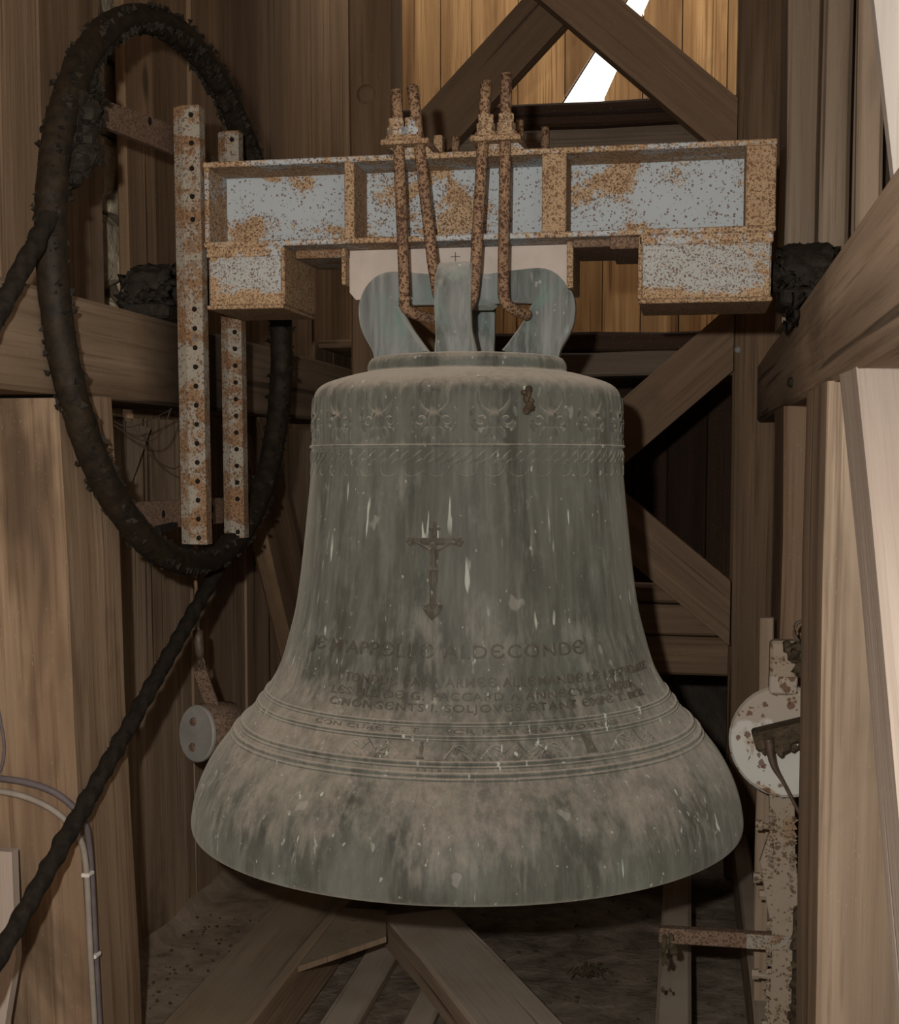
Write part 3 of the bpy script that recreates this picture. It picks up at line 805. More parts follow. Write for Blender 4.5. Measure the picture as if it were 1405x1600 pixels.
# lettering cast in lines round the bell
def inscription(text, phi_mid, z, height, width, rel=0.0028, mat=M_RELIEF):
    cu = bpy.data.curves.new('inscription', 'FONT')
    cu.body = text; cu.size = 1.0; cu.extrude = 0.5; cu.resolution_u = 3; cu.space_character = 1.12; cu.offset = 0.006
    tmp = bpy.data.objects.new('inscription', cu)
    me = bpy.data.meshes.new_from_object(tmp)
    bpy.data.objects.remove(tmp); bpy.data.curves.remove(cu)
    xs = [v.co.x for v in me.vertices]
    x0, x1 = min(xs), max(xs); cap = 0.70
    d = 0.003; dr = (bell_r(z+d)-bell_r(z-d))/(2*d); cosz = 1/math.sqrt(1+dr*dr)
    r0 = bell_r(z)
    for v in me.vertices:
        s = ((v.co.x-x0)/(x1-x0) - 0.5)*width
        b = (v.co.y/cap)*height
        v.co = on_bell(phi_mid + s/r0, z + b*cosz, rel if v.co.z > 0 else -0.001)
    me.materials.append(mat)
    me.name = 'inscription'
    o = bpy.data.objects.new('inscription', me)
    return link(o, bell)
E_ = '\u0404'                                   # the round uncial E of the casting
def unc(s): return s.replace('E', E_)
inscription(unc("JE M'APPELLE ALDECONDE"), -0.150, 0.9610, 0.0245, 0.575, 0.0042)
inscription(unc("TONDUE PAR L'ARMEE ALLEMANDE LE I SEPTEMBRE"), 0.27, 0.9110, 0.0170, 0.69, 0.0032)
inscription(unc("LES FILS DE G. PACCARD A ANNECY-LE-VIEUX"), 0.13, 0.8880, 0.0155, 0.645, 0.0032)
inscription(unc("CIMONGENTS I. SOLJOVES ETANT EXPE T. BER"), 0.16, 0.8690, 0.0150, 0.68, 0.0032)
inscription(unc("CON CURE C. T"), -0.46, 0.8360, 0.0090, 0.22, 0.0014)
inscription(unc("CR P ET S D'AVOSNES"), 0.33, 0.8350, 0.0095, 0.33, 0.0016)
inscription("3 2 1 B", -0.14, 0.7785, 0.0060, 0.045, 0.0015)
# ornamental band: leafy scrolls, a little figure and a square emblem
for c, q in ((-0.205, 1), (-0.150, -1), (0.055, 1), (0.12, -1), (-0.01, 1), (0.31, 1), (0.37, -1), (0.16, 1)):
    rl = Relief(0.0, 0.8100)
    rl.stroke(arc(c, -0.004*q, 0.015, 200, 200-230*q, 14, 0.007), 0.0018, 0.0013)
    rl.stroke([(c-0.03, -0.013*q), (c-0.012, 0.006*q), (c+0.012, -0.004*q), (c+0.03, 0.010*q)], lambda t: 0.0018*(1-t)+0.0008, 0.0012)
    for k in range(5):
        rl.dome(c-0.026+0.012*k, -0.010, 0.003, 0.006, 0.0012, 0.5*q, 6)
    rl.build('leaf_scroll', M_BELL, bell, smooth=True)
rl = Relief(-0.18, 0.8100)
rl.stroke([(0, -0.012), (0, 0.006)], 0.004, 0.004); rl.dome(0, 0.011, 0.004, 0.004, 0.005); rl.plate([(-0.008, -0.014), (0.008, -0.014), (0.006, -0.010), (-0.006, -0.010)], 0.003)
rl.build('cast_figurine', M_RELIEF, bell, smooth=True)
rl = Relief(0.515, 0.8130)
rl.plate([(-0.011, -0.016), (0.011, -0.016), (0.009, -0.006), (0.009, 0.006), (0.011, 0.014), (-0.011, 0.014), (-0.009, 0.006), (-0.009, -0.006)], 0.003)
rl.dome(0, 0.006, 0.004, 0.004, 0.005); rl.stroke([(0, -0.011), (0, 0.002)], lambda t: 0.0055-0.003*t, 0.0048)
rl.build('square_emblem', M_RELIEF, bell, smooth=True)
# birds' mess on the shoulder
rl = Relief(0.362, 1.430)
rr_ = random.Random(3)
for k in range(10):
    rl.dome(rr_.uniform(-0.008, 0.008), rr_.uniform(-0.022, 0.018), rr_.uniform(0.004, 0.009), rr_.uniform(0.005, 0.012), rr_.uniform(0.004, 0.010), rr_.uniform(0, 3))
o = rl.build('dirt_lump', M_MOSS, bell, smooth=True); o['label'] = 'brown dirt lump on the shoulder'

# crown: four canons bent out from the plate into a central block
def canon_path(ang):
    """radial profile of a canon: foot on the plate, belly, top, tie into the centre"""
    pts = [(0.128, 1.515), (0.150, 1.560), (0.172, 1.600), (0.178, 1.636), (0.160, 1.664), (0.118, 1.668), (0.05, 1.664)]
    if ang in ('front', 'back'):
        pts = [(0.128, 1.515), (0.146, 1.560), (0.160, 1.605), (0.160, 1.645), (0.140, 1.676), (0.100, 1.678), (0.04, 1.664)]
    return cr([Vector((a, 0, b)) for a, b in pts], 6)
def rrect(w, h, k=0.35):
    c = min(w, h)*k
    return [(-w+c, -h), (w-c, -h), (w-c*.3, -h+c*.3), (w, -h+c), (w, h-c), (w-c*.3, h-c*.3), (w-c, h), (-w+c, h), (-w+c*.3, h-c*.3), (-w, h-c), (-w, -h+c), (-w+c*.3, -h+c*.3)]
for name_, dirv in (('left', (-1, 0)), ('right', (1, 0)), ('front', (0, -1)), ('back', (0, 1))):
    path = [Vector((p.x*dirv[0], p.x*dirv[1], p.z)) for p in canon_path(name_)]
    side = Vector((-dirv[1], dirv[0], 0))
    mb = MB()
    wide = 0.042 if name_ in ('left', 'right') else 0.033
    thk = 0.045 if name_ in ('left', 'right') else 0.030
    vs, fs = [], []
    for k, p in enumerate(path):
        t = (path[min(k+1, len(path)-1)] - path[max(k-1, 0)]).normalized()
        u = side.cross(t).normalized()
        q = k/(len(path)-1)
        fl = 1.0 + 0.25*max(0, 0.18-q)/0.18
        sec = rrect(wide*fl, thk*fl*(1.0 - 0.38*max(0.0, q-0.35)/0.65), 0.28)
        vs += [p + side*a + u*b for a, b in sec]
    n = 12
    for k in range(len(path)-1):
        for i in range(n):
            j = (i+1) % n; fs.append((k*n+i, k*n+j, k*n+n+j, k*n+n+i))
    fs.append(tuple(reversed(range(n)))); fs.append(tuple(range((len(path)-1)*n, len(path)*n)))
    mb.add(vs, fs)
    o = mb.build('canon', M_CANON, bell, smooth=True); smooth_by_angle(o, 40)
mb = MB(); mb.cbox((-0.06, 0.06), (-0.06, 0.06), (1.628, 1.690), 0.012)
mb.build('crown_block', M_CANON, bell)
# clapper inside the bell
mb = MB(); mb.tube([(0, 0, 1.45), (0.02, 0, 1.0), (0.03, 0, 0.72)], lambda t: 0.018+0.01*t, 10); mb.ball((0.03, 0, 0.66), 0.075, 12)
mb.build('clapper', M_SPRING, bell, smooth=True)

# ------------------------------------------------------------------ the block between crown and yoke
block = MB()
block.prism([(-0.237, 1.744), (-0.237, 1.660), (-0.224, 1.645), (0.198, 1.645), (0.209, 1.660), (0.209, 1.744)],
            lambda u, v, w: (u, w, v), -0.038, 0.09)
blk = thing('spacer_block', (0, 0.02, 1.655), 'pale pinkish spacer block clamped between the yoke and the bell crown', 'block')
block.build('block_body', M_BLOCK, blk)
mb = MB()
mb.box((-0.0185, -0.0165), (-0.0392, -0.0380), (1.714, 1.735)); mb.box((-0.027, -0.008), (-0.0392, -0.0380), (1.7255, 1.7272))
o = mb.build('cross_mark', M_INK, blk); o['label'] = 'small grey plus mark'

# ------------------------------------------------------------------ the rusty steel yoke
yoke = thing('bell_yoke', (0.04, 0, 1.62), 'rusty pale steel beam yoke carrying the bell across the frame', 'yoke')
YZ0, YZ1 = 1.745, 1.914
def ybox(name, x, y, z, mat, c=0.002, label=None):
    mb = MB(); mb.cbox(x, y, z, c)
    o = mb.build(name, mat, yoke)
    if label: o['label'] = label
    return o
ybox('web_plate', (-0.515, 0.60), (-0.012, 0.006), (YZ0+0.010, YZ1-0.010), R_WEB, label='pale grey web with rust blooms')
ybox('top_flange', (-0.518, 0.604), (-0.122, 0.122), (YZ1-0.011, YZ1), R_FLANGE)
ybox('bottom_flange', (-0.518, 0.604), (-0.122, 0.122), (YZ0, YZ0+0.011), R_FLANGE)
ybox('stiffener', (-0.226, -0.206), (-0.119, -0.010), (YZ0+0.010, YZ1-0.010), R_HEAVY)
ybox('stiffener', (0.165, 0.212), (-0.119, -0.010), (YZ0+0.010, YZ1-0.010), R_HEAVY)
ybox('end_plate', (0.548, 0.603), (-0.119, -0.010), (YZ0+0.010, YZ1-0.010), R_HEAVY)
ybox('end_plate', (-0.516, -0.506), (-0.121, 0.12), (YZ0+0.010, YZ1-0.010), R_FLANGE)
ybox('gudgeon_box', (-0.510, -0.355), (-0.118, 0.085), (1.628, YZ0), R_BOX, 0.004)
ybox('gudgeon_box', (0.356, 0.597), (-0.118, 0.085), (1.622, YZ0), R_BOX, 0.004)
for x0, x1, zb in ((-0.513, -0.352, 1.622), (0.352, 0.600, 1.616)):
    ybox('box_flange', (x0, x1), (-0.123, 0.10), (zb, zb+0.008), R_HEAVY)
    ybox('box_flange', (x0, x1), (-0.122, 0.10), (YZ0-0.020, YZ0), R_FLANGE)
ybox('box_side', (-0.357, -0.349), (-0.122, 0.10), (1.630, YZ0-0.002), R_HEAVY)
ybox('box_side', (0.350, 0.358), (-0.122, 0.10), (1.624, YZ0-0.002), R_HEAVY)
ybox('clip_angle', (0.2095, 0.222), (-0.07, 0.09), (1.655, YZ0), R_HEAVY)
ybox('clip_angle', (-0.246, -0.2375), (-0.07, 0.09), (1.672, YZ0), R_HEAVY)
ybox('under_plate', (0.222, 0.300), (-0.09, 0.10), (1.730, YZ0), R_PLATE)
ybox('under_plate', (0.296, 0.350), (-0.11, 0.10), (1.722, YZ0), R_PLATE)
ybox('under_plate', (-0.345, -0.236), (-0.06, 0.11), (1.728, YZ0), R_BAR)
for sx in (-1, 1):                                   # gudgeons reaching into the bearings
    x0, x1 = (0.58, 0.70) if sx > 0 else (-0.70, -0.50)
    mb = MB(); mb.tube([(x0, 0, 1.675), (x1, 0, 1.675)], 0.032, 16); mb.build('gudgeon_pin', M_GREASE, yoke, smooth=True)
# hanger rods with nuts over bridging plates
ROD = [((-0.118, -0.128, 2.032), (-0.1165, -0.132, 1.86), (-0.101, -0.134, 1.640), (-0.101, -0.130, 1.618), (-0.085, -0.105, 1.606), (-0.052, -0.062, 1.598)),
       ((-0.086, -0.128, 2.038), (-0.079, -0.132, 1.88), (-0.045, -0.136, 1.700), (-0.040, -0.130, 1.665), (-0.040, -0.115, 1.648), (-0.042, -0.070, 1.636)),
       ((0.058, -0.128, 2.040), (0.055, -0.132, 1.88), (0.039, -0.136, 1.680), (0.034, -0.134, 1.640), (0.024, -0.118, 1.620), (0.006, -0.085, 1.612)),
       ((0.097, -0.128, 2.052), (0.0985, -0.132, 1.86), (0.093, -0.134, 1.650), (0.096, -0.130, 1.624), (0.110, -0.108, 1.612), (0.132, -0.070, 1.604))]
for k, pts in enumerate(ROD):
    mb = MB()
    top_, low_ = Vector(pts[0]), Vector(pts[2])
    path = [top_.lerp(low_, q/10) for q in range(10)] + cr(pts[2:], 6)
    mb.tube(path, 0.0112, 12)
    top = Vector(pts[0]); mb.ball(top, 0.0112, 10, (1, 1, 0.5))
    ro = mb.build('hanger_rod', R_ROD, yoke, smooth=True)
    if k < 3: pass
    nx, nz = pts[0][0], 1.952
    mb = MB()
    mb.prism([(0.018*math.cos(math.radians(60*i+15)), 0.018*math.sin(math.radians(60*i+15))) for i in range(6)], lambda u, v, w: (nx+u, -0.128+v, w), 1.944, 1.962)
    mb.prism([(0.0165*math.cos(math.radians(60*i+38)), 0.0165*math.sin(math.radians(60*i+38))) for i in range(6)], lambda u, v, w: (nx+u, -0.128+v, w), 1.9625, 1.978)
    mb.build('nut', R_FLANGE, ro)
    mb = MB(); mb.lathe([(0.0135, 1.9365), (0.022, 1.9365), (0.022, 1.9445), (0.0135, 1.9445)], 18, Matrix.Translation((nx, -0.128, 0)), True)
    mb.build('washer', R_HEAVY, ro)
for x0, x1 in ((-0.145, -0.050), (0.030, 0.128)):
    mb = MB()
    mb.cbox((x0, x1), (-0.152, 0.16), (1.926, 1.9365), 0.002)
    br_ = mb.build('bridge_plate', R_HEAVY, yoke)
    mb = MB()
    mb.prism([(x0+0.012, 1.926), (x0+0.024, 1.9135), (x1+0.004, 1.9135), (x1-0.008, 1.926)], lambda u, v, w: (u, w, v), -0.118, 0.12)
    mb.build('bearer_strip', R_FLANGE, yoke)
for x_, y_, zt in ((-0.034, 0.055, 1.985), (0.152, 0.055, 1.995), (-0.075, 0.13, 2.00), (0.09, 0.13, 2.03)):
    mb = MB(); mb.tube([(x_, y_, 1.90), (x_, y_, zt)], 0.009, 10)
    b_ = mb.build('bolt', R_ROD, yoke, smooth=True)
ybox('short_stud', (-0.066, -0.048), (-0.02, 0.0), (1.936, 1.972), R_HEAVY)

# ------------------------------------------------------------------ bearings on the side beams
def grease_lump(name, label, cx, base, top, w, d, seed):
    t = thing(name, (cx, 0, base), label, 'bearing', None)
    r = random.Random(seed)
    mb = MB(); mb.cbox((cx-w/2, cx+w/2), (-d/2, d/2), (base, base+0.035), 0.006)
    mb.build('bearing_foot', M_GREASE, t)
    mb = MB()
    segs = 26
    prof = []
    for k in range(segs+1):
        a = math.pi*k/segs
        prof.append((0.072*math.cos(a), base+0.035+(top-base-0.035)*max(0.0, math.sin(a))**0.7))
    n = 9
    vs, fs = [], []
    for j in range(n):
        x = cx-w*0.46+w*0.92*j/(n-1)
        e = 0.93 if j in (0, n-1) else 1.0
        for (yy, zz) in prof:
            p = Vector((x, yy*e, base+0.02+(zz-base-0.02)*e))
            s = 0.009*noise.noise(p*55)+0.006*noise.noise(p*140)
            vs.append((p.x+s, p.y+s*2*(1 if yy > 0 else -1), p.z+abs(s)))
    m_ = segs+1
    for j in range(n-1):
        for k in range(segs):
            fs.append((j*m_+k, j*m_+k+1, j*m_+m_+k+1, j*m_+m_+k))
    fs.append(tuple(range(m_))); fs.append(tuple(reversed(range((n-1)*m_, n*m_))))
    mb.add(vs, fs)
    mb.build('bearing_housing', M_GREASE, t, smooth=True)
    mb = MB()
    for k in range(160):
        a = r.uniform(0.1, math.pi-0.1)
        mb.shard((cx+r.uniform(-w/2, w/2), -abs(0.074*math.cos(a))*(1 if r.random() < .8 else -1), base+0.02+(top-base-0.03)*math.sin(a)), (r.uniform(-1, 1), -0.4, r.uniform(-.6, .6)), r.uniform(0.006, 0.018), r.uniform(0.006, 0.014), r)
    o = mb.build('grease_clots', M_GREASE, t, smooth=True); o['kind'] = 'stuff'
    return t
grease_lump('shaft_bearing', 'black greasy bearing on the left beam behind the steel bars', -0.668, 1.612, 1.728, 0.105, 0.15, 1)
rbear = grease_lump('shaft_bearing', 'black greasy bearing on the right beam at the yoke end', 0.668, 1.612, 1.735, 0.10, 0.15, 2)
mb = MB(); r = random.Random(8)                      # grease that has run down the beam face
for k in range(110):
    u = r.random()
    mb.shard((0.645+r.uniform(-.004, .004), -0.12+0.22*r.random(), 1.625-0.05*u*u), (-0.3, 0, -1), r.uniform(0.01, 0.03)*(1-0.5*u), r.uniform(0.006, 0.012), r)
o = mb.build('grease_drip', M_GREASE, rbear, smooth=True); o['kind'] = 'stuff'

# ------------------------------------------------------------------ rope wheel on the left end
WA, WB = math.radians(-3.0), math.radians(2.0)
WN = Vector((math.cos(WA)*math.cos(WB), math.sin(WA)*math.cos(WB), math.sin(WB)))
WZ = (Vector((0, 0, 1)) - WN*WN.z).normalized(); WY = WZ.cross(WN)
WC = Vector((-0.572, 0, 1.62)) + WY*(-0.061) + WZ*0.030
def wp(y, z, x=0.0): return WC + WY*y + WZ*z + WN*x
RW = 0.545
wheel = thing('rope_wheel', tuple(wp(0, -RW-0.03)), 'big black greasy rope wheel rim with rusty steel bars left of the bell', 'wheel')
mb = MB(); r = random.Random(21); vs, fs = [], []
NS, NR = 420, 14
for k in range(NS):
    a = 2*math.pi*k/NS
    for i in range(NR):
        b = 2*math.pi*i/NR
        ro, xo = 0.024*math.cos(b), 0.027*math.sin(b)
        p = Vector((math.cos(a)*3, math.sin(a)*3, i*0.35))
        s = 1.0 + 0.16*noise.noise(Vector((math.cos(a)*14, math.sin(a)*14, b*0.5)))
        in_top = max(0.0, math.sin(a))
        if math.cos(b) < -0.25:                       # ragged inner edge, worst at the top
            s += max(0, noise.noise(Vector((a*26, b*2, 1))))*(0.35+0.6*in_top)
        s += abs(noise.noise(Vector((a*70, b*3, 5))))*0.22
        q = wp(math.cos(a)*(RW+ro*s), math.sin(a)*(RW+ro*s), xo*(0.85+0.15*s))
        vs.append(q)
for k in range(NS):
    for i in range(NR):
        k2 = (k+1) % NS; j = (i+1) % NR
        fs.append((k*NR+i, k2*NR+i, k2*NR+j, k*NR+j))
mb.add(vs, fs)
mb.build('wheel_rim', M_RIM, wheel, smooth=True)
mb = MB()
for k in range(3600):                                 # flakes of grease and fluff standing off the rim
    a = r.uniform(0, 2*math.pi)
    top = max(0.0, math.sin(a)+0.25)
    inner = r.random() < 0.45+0.2*top
    if r.random() > 0.45+0.55*top: continue
    rad = RW - 0.021 if inner else RW + 0.021
    rv = WY*math.cos(a)+WZ*math.sin(a)
    p = wp(math.cos(a)*rad, math.sin(a)*rad, r.uniform(-0.026, 0.026))
    mb.shard(p, (rv*(-1 if inner else 1)) + WN*r.uniform(-.6, .6) - Vector((0, 0, 0.3)), r.uniform(0.000, 0.006)*(1.0+0.7*top*inner), r.uniform(0.004, 0.009), r)
o = mb.build('grease_flakes', M_GREASE, wheel); o['kind'] = 'stuff'
# extra wad where the rope is tied on at the upper left, and a clamp on the far side
mb = MB()
for k in range(34):
    a = math.radians(r.uniform(140, 162))
    p = wp(math.cos(a)*(RW-r.uniform(0.0, 0.08)), math.sin(a)*(RW-r.uniform(0.0, 0.08)), r.uniform(-0.012, 0.03))
    mb.ball(p, r.uniform(0.012, 0.024), 8, (1, 1, 1), 0.25, r)
    for q in range(12): mb.shard(p+Vector((r.uniform(-1, 1), r.uniform(-1, 1), r.uniform(-1, 1)))*0.014, (r.uniform(-1, 1), r.uniform(-1, 1), r.uniform(-1.2, 0.6)), r.uniform(0.004, 0.016), 0.008, r)
o = mb.build('grease_wad', M_GREASE, wheel)
mb = MB()
a = math.radians(38); c = wp(math.cos(a)*RW, math.sin(a)*RW)
m_ = Matrix((WN, (WY*math.cos(a)+WZ*math.sin(a)), (-WY*math.sin(a)+WZ*math.cos(a)))).transposed().to_4x4(); m_.translation = c
mb.cbox((-0.036, 0.036), (-0.034, 0.034), (-0.018, 0.018), 0.004, m_)
for s in (-1, 1): mb.cbox((-0.05, 0.05), (s*0.034-0.006, s*0.034+0.006), (-0.012, 0.012), 0.003, m_)
mb.build('rim_clamp', M_GREASE, wheel)
# two long holed bars and two cross plates
def plane_box(mb, y, z, x, c=0.002):
    m = Matrix((WY, WN, WZ)).transposed().to_4x4(); m.translation = WC
    mb.cbox(y, x, z, c, m)
def holed_bar(x0, x1, y, z0, z1, holes, lean):
    """steel channel whose drilled web faces the camera side; bolted to the yoke end"""
    mb = MB(); w = x1-x0
    sec = [(0, 0.010), (w*0.38, 0.0), (w, 0.0), (w, 0.030), (w-0.006, 0.030), (w-0.006, 0.006), (w*0.40, 0.006), (0.003, 0.016)]
    vs = []
    for k in range(9):
        z = z0+(z1-z0)*k/8
        vs += [(x0+a-lean*(z-z0), y+b, z) for a, b in sec]
    n = len(sec); fs = []
    for k in range(8):
        for i in range(n): fs.append((k*n+i, k*n+(i+1) % n, k*n+n+(i+1) % n, k*n+n+i))
    fs.append(tuple(reversed(range(n)))); fs.append(tuple(range(8*n, 9*n)))
    mb.add(vs, fs)
    o = mb.build('wheel_bar', R_BAR, wheel)
    for z in holes:
        h = MB(); c0 = Vector((x0+w*0.70-lean*(z-z0), y-0.0003, z))
        m = Matrix(((1, 0, 0), (0, 0, 1), (0, -1, 0))).transposed().to_4x4(); m.translation = c0
        h.lathe([(0.0001, 0.0006), (0.0052, 0.0006), (0.0058, -0.002)], 10, m)
        h.build('bolt_hole', M_HOLE, o)
    return o
nb = holed_bar(-0.574, -0.516, -0.132, 1.147, 2.024, [1.160] + [1.160+0.0385*k for k in range(1, 13)] + [1.80, 1.845, 1.90, 1.95, 2.005], 0.004)
fb = holed_bar(-0.566, -0.516, 0.100, 1.147, 2.029, [1.160] + [1.160+0.0365*k for k in range(2, 14)] + [2.01], 0.003)
XP = -0.545
def yz_plate(name, poly, x0, x1, mat):
    mb = MB(); mb.prism(poly, lambda u, v, w: (w, u, v), x0, x1); return mb.build(name, mat, wheel)
yz_plate('cross_plate', [(-0.515, 1.915), (-0.10, 1.945), (0.14, 1.955), (0.40, 1.93), (0.40, 1.965), (0.14, 2.000), (-0.10, 2.003), (-0.515, 1.958)], -0.618, -0.606, R_PLATE)
yz_plate('cross_plate', [(-0.345, 1.185), (0.36, 1.175), (0.33, 1.232), (-0.36, 1.240)], -0.588, -0.575, R_PLATE)
for ya, yb, za, zb in ((-0.262, -0.175, 1.176, 1.190), (-0.085, 0.03, 1.178, 1.187), (-0.16, -0.09, 1.130, 1.140)):
    yz_plate('shadow_strip', [(ya, za), (yb, za+0.004), (yb, zb+0.004), (ya, zb)], -0.576, -0.562, M_HOLE)  # black strips stand in for the shadow slots along the lower plate
for ya, za in ((-0.215, 1.212), (0.02, 1.208), (0.06, 1.212), (-0.175, 1.985)):
    mb = MB(); m_ = Matrix(((0, 1, 0), (0, 0, 1), (1, 0, 0))).transposed().to_4x4(); m_.translation = Vector((-0.5745 if za < 1.5 else -0.6055, ya, za))
    mb.lathe([(0.0001, 0.0006), (0.008, 0.0006), (0.0085, -0.002)], 10, m_); mb.build('bolt_hole', M_HOLE, wheel)
# numbers written on the near bar
def writing(text, x, z, size, parent):
    cu = bpy.data.curves.new('number', 'FONT'); cu.body = text; cu.size = 1; cu.extrude = 0.1; cu.align_x = 'CENTER'
    tmp = bpy.data.objects.new('number', cu); me = bpy.data.meshes.new_from_object(tmp)
    bpy.data.objects.remove(tmp); bpy.data.curves.remove(cu)
    for v in me.vertices:
        v.co = (x + v.co.x*size, -0.1322 - (0.0006 if v.co.z > 0 else 0), z + v.co.y*size)
    me.materials.append(M_INK); me.name = 'number_mark'
    return link(bpy.data.objects.new('number_mark', me), parent)
writing('9', -0.540, 1.735, 0.024, nb)
writing('10', -0.541, 1.703, 0.024, nb)
writing('6', -0.536, 1.556, 0.026, nb)

# # ------------------------------------------------------------------ rope
def rope(name, label, pts, rad, seed, frays=40, upto=1.0):
    path = cr(pts, 26)
    mb = MB(); n = 12; r = random.Random(seed)
    L = [0.0]
    for a, b in zip(path[:-1], path[1:]): L.append(L[-1] + (b-a).length)
    def sec(k, t):
        out = []
        for i in range(n):
            a = 2*math.pi*i/n
            s = rad*(1 + 0.10*math.cos(3*(a) - L[k]*2*math.pi/0.055))
            s *= 1 + 0.30*max(0, noise.noise(Vector((L[k]*22, a*0.6, seed))))*(1 if k < upto*len(path) else 0)
            out.append((s*math.cos(a), s*math.sin(a)))
        return out
    mb.sweep(path, sec, True, (0.05, 0.03, 1))
    o = mb.build(name, M_ROPE, smooth=True)
    tag(o, label, 'rope')
    mb = MB()
    for k in range(frays):
        p = path[int(r.uniform(0, upto)*(len(path)-1))]
        dv = Vector((r.uniform(-1, 1), r.uniform(-1, 1), r.uniform(-1, 1))).normalized()
        mb.shard(p + dv*rad*0.85, dv, r.uniform(0.000, 0.006), r.uniform(0.003, 0.007), r)
    f = mb.build('rope_fluff', M_ROPE, o, smooth=True); f['kind'] = 'stuff'
    return o
def dense(a, b, n): return [tuple(Vector(a).lerp(Vector(b), k/n)) for k in range(n+1)]
rope('bell_rope', 'black tarred rope running from the bottom of the wheel to the lower left corner',
     dense((-0.598, 0.215, 1.105), (-0.600, -0.78, 0.578), 9) + dense((-0.600, -0.95, 0.490), (-0.600, -1.30, 0.31), 3), 0.0150, 3, 700, 0.62)
rope('rope_tail', 'ragged black rope leaving the upper left of the wheel at the left edge',
     dense((-0.602, -0.560, 1.775), (-0.602, -0.80, 1.535), 4) + dense((-0.602, -0.88, 1.455), (-0.602, -1.10, 1.235), 3), 0.0150, 4, 900, 1.0)

# ------------------------------------------------------------------ striking hammers
def disc(mb, c, rad, thick, axis, n=40, bev=0.006):
    a = Vector(axis).normalized(); z = Vector((0, 0, 1)); x = a.cross(z).normalized(); y = x.cross(a)
    m = Matrix((x, y, a)).transposed().to_4x4(); m.translation = Vector(c)
    mb.lathe([(0.0001, -thick/2), (rad-bev, -thick/2), (rad, -thick/2+bev), (rad, thick/2-bev), (rad-bev, thick/2), (0.0001, thick/2)], n, m)
    return m
HX, HY, HZ = 0.652, 0.03, 0.752
ham = thing('bell_hammer', (HX, HY, 0.15), 'white flaking disc hammer on a crusted arm right of the bell lip', 'hammer')
mb = MB(); fm = disc(mb, (HX, HY, HZ), 0.113, 0.045, (-0.22, -1, 0.10))
hh = mb.build('hammer_head', R_WHITE, ham, smooth=True); smooth_by_angle(hh, 30)
mb = MB(); mb.cbox((HX-0.036, HX+0.018), (HY-0.02, HY+0.025), (HZ+0.095, HZ+0.205), 0.006); mb.build('hammer_neck', R_ARM, ham)
mb = MB(); mb.cbox((HX-0.0365, HX+0.0185), (HY-0.0215, HY+0.02), (HZ+0.098, HZ+0.135), 0.003); mb.build('neck_band', R_WHITE, ham)
mb = MB(); rr_ = random.Random(31)
for k in range(60):
    u_ = rr_.random(); mb.ball((HX+0.005+0.06*u_+rr_.uniform(-.012, .012), HY-0.03+rr_.uniform(-.015, .015), HZ+0.195-0.085*u_+rr_.uniform(-.015, .015)), rr_.uniform(0.007, 0.016), 6, (1, 1, 1), 0.4, rr_)
mb.build('dirt_crust', M_MOSS, ham, smooth=True)
# dirty striking ledge across the disc and its lever rod
mb = MB()
m_ = Matrix.Rotation(math.radians(-16), 4, 'Y'); m_.translation = Vector((HX+0.005, HY-0.055, HZ+0.030))
mb.cbox((-0.075, 0.10), (-0.03, 0.035), (-0.018, 0.018), 0.004, m_)
for k in range(40):
    u = rr_.uniform(-0.07, 0.09)
    mb.ball(m_ @ Vector((u, -0.03+rr_.uniform(-.004, .004), -0.020-rr_.uniform(0, .012))), rr_.uniform(0.004, 0.010), 6, (1, 1, 1.3), 0.3, rr_)
mb.build('striking_ledge', M_MOSS, ham)
mb = MB(); mb.tube(cr([(HX-0.040, HY-0.088, HZ+0.020), (HX-0.030, HY-0.09, HZ-0.03), (HX-0.005, HY-0.088, HZ-0.075), (HX+0.05, HY-0.085, HZ-0.18)], 8), lambda t: 0.010-0.0065*min(1, t*1.6), 8)
mb.build('lever_rod', M_SPRING, ham, smooth=True)
# arm: flaking flat bar with bolts and crust
mb = MB()
mb.sweep([(HX-0.006, HY+0.012, HZ-0.09), (HX-0.004, HY+0.010, 0.56), (HX-0.012, HY+0.005, 0.50), (HX+0.000, HY, 0.42), (HX+0.006, HY, 0.36), (HX+0.004, HY, 0.29), (HX+0.012, HY, 0.152)],
         lambda k, t: rrect((0.026, 0.025, 0.036, 0.034, 0.028, 0.024, 0.040)[k], 0.010, 0.3), up=(0, 1, 0))
arm = mb.build('hammer_arm', R_ARM, ham)
mb = MB()
for k in range(170):
    z = rr_.uniform(0.16, 0.6)
    e_ = rr_.choice((-1, 1)); mb.shard((HX-0.004+e_*0.026, HY-0.004, z), (e_, rr_.uniform(-.4, .2), rr_.uniform(-1, .5)), rr_.uniform(0.000, 0.007), rr_.uniform(0.005, 0.011), rr_)
o = mb.build('paint_crust', R_ARM, ham); o['kind'] = 'stuff'
for z, dx in ((0.575, -0.050), (0.465, -0.052), (0.43, -0.040), (0.262, -0.052), (0.155, -0.03)):
    mb = MB(); mb.tube([(HX+dx+0.035, HY, z-0.004), (HX+dx-0.004, HY-0.004, z)], 0.0065, 8)
    mb.prism([(0.011*math.cos(math.radians(60*i)), 0.011*math.sin(math.radians(60*i))) for i in range(6)], lambda u, v, w: (HX+dx+w, HY+u, z+v), -0.008, 0.006)
    mb.build('bolt', R_ARM, ham)
mb = MB(); mb.cbox((0.402, 0.660), (HY-0.012, HY+0.012), (0.318, 0.350), 0.002, Matrix.Translation((0, 0, 0.0)))
mb.build('stop_bar', R_PLATE, ham)
mb = MB(); mb.cbox((0.580, 0.664), (HY-0.0135, HY-0.0122), (0.319, 0.349), 0.0005); o = mb.build('painted_end', R_BAR, ham)
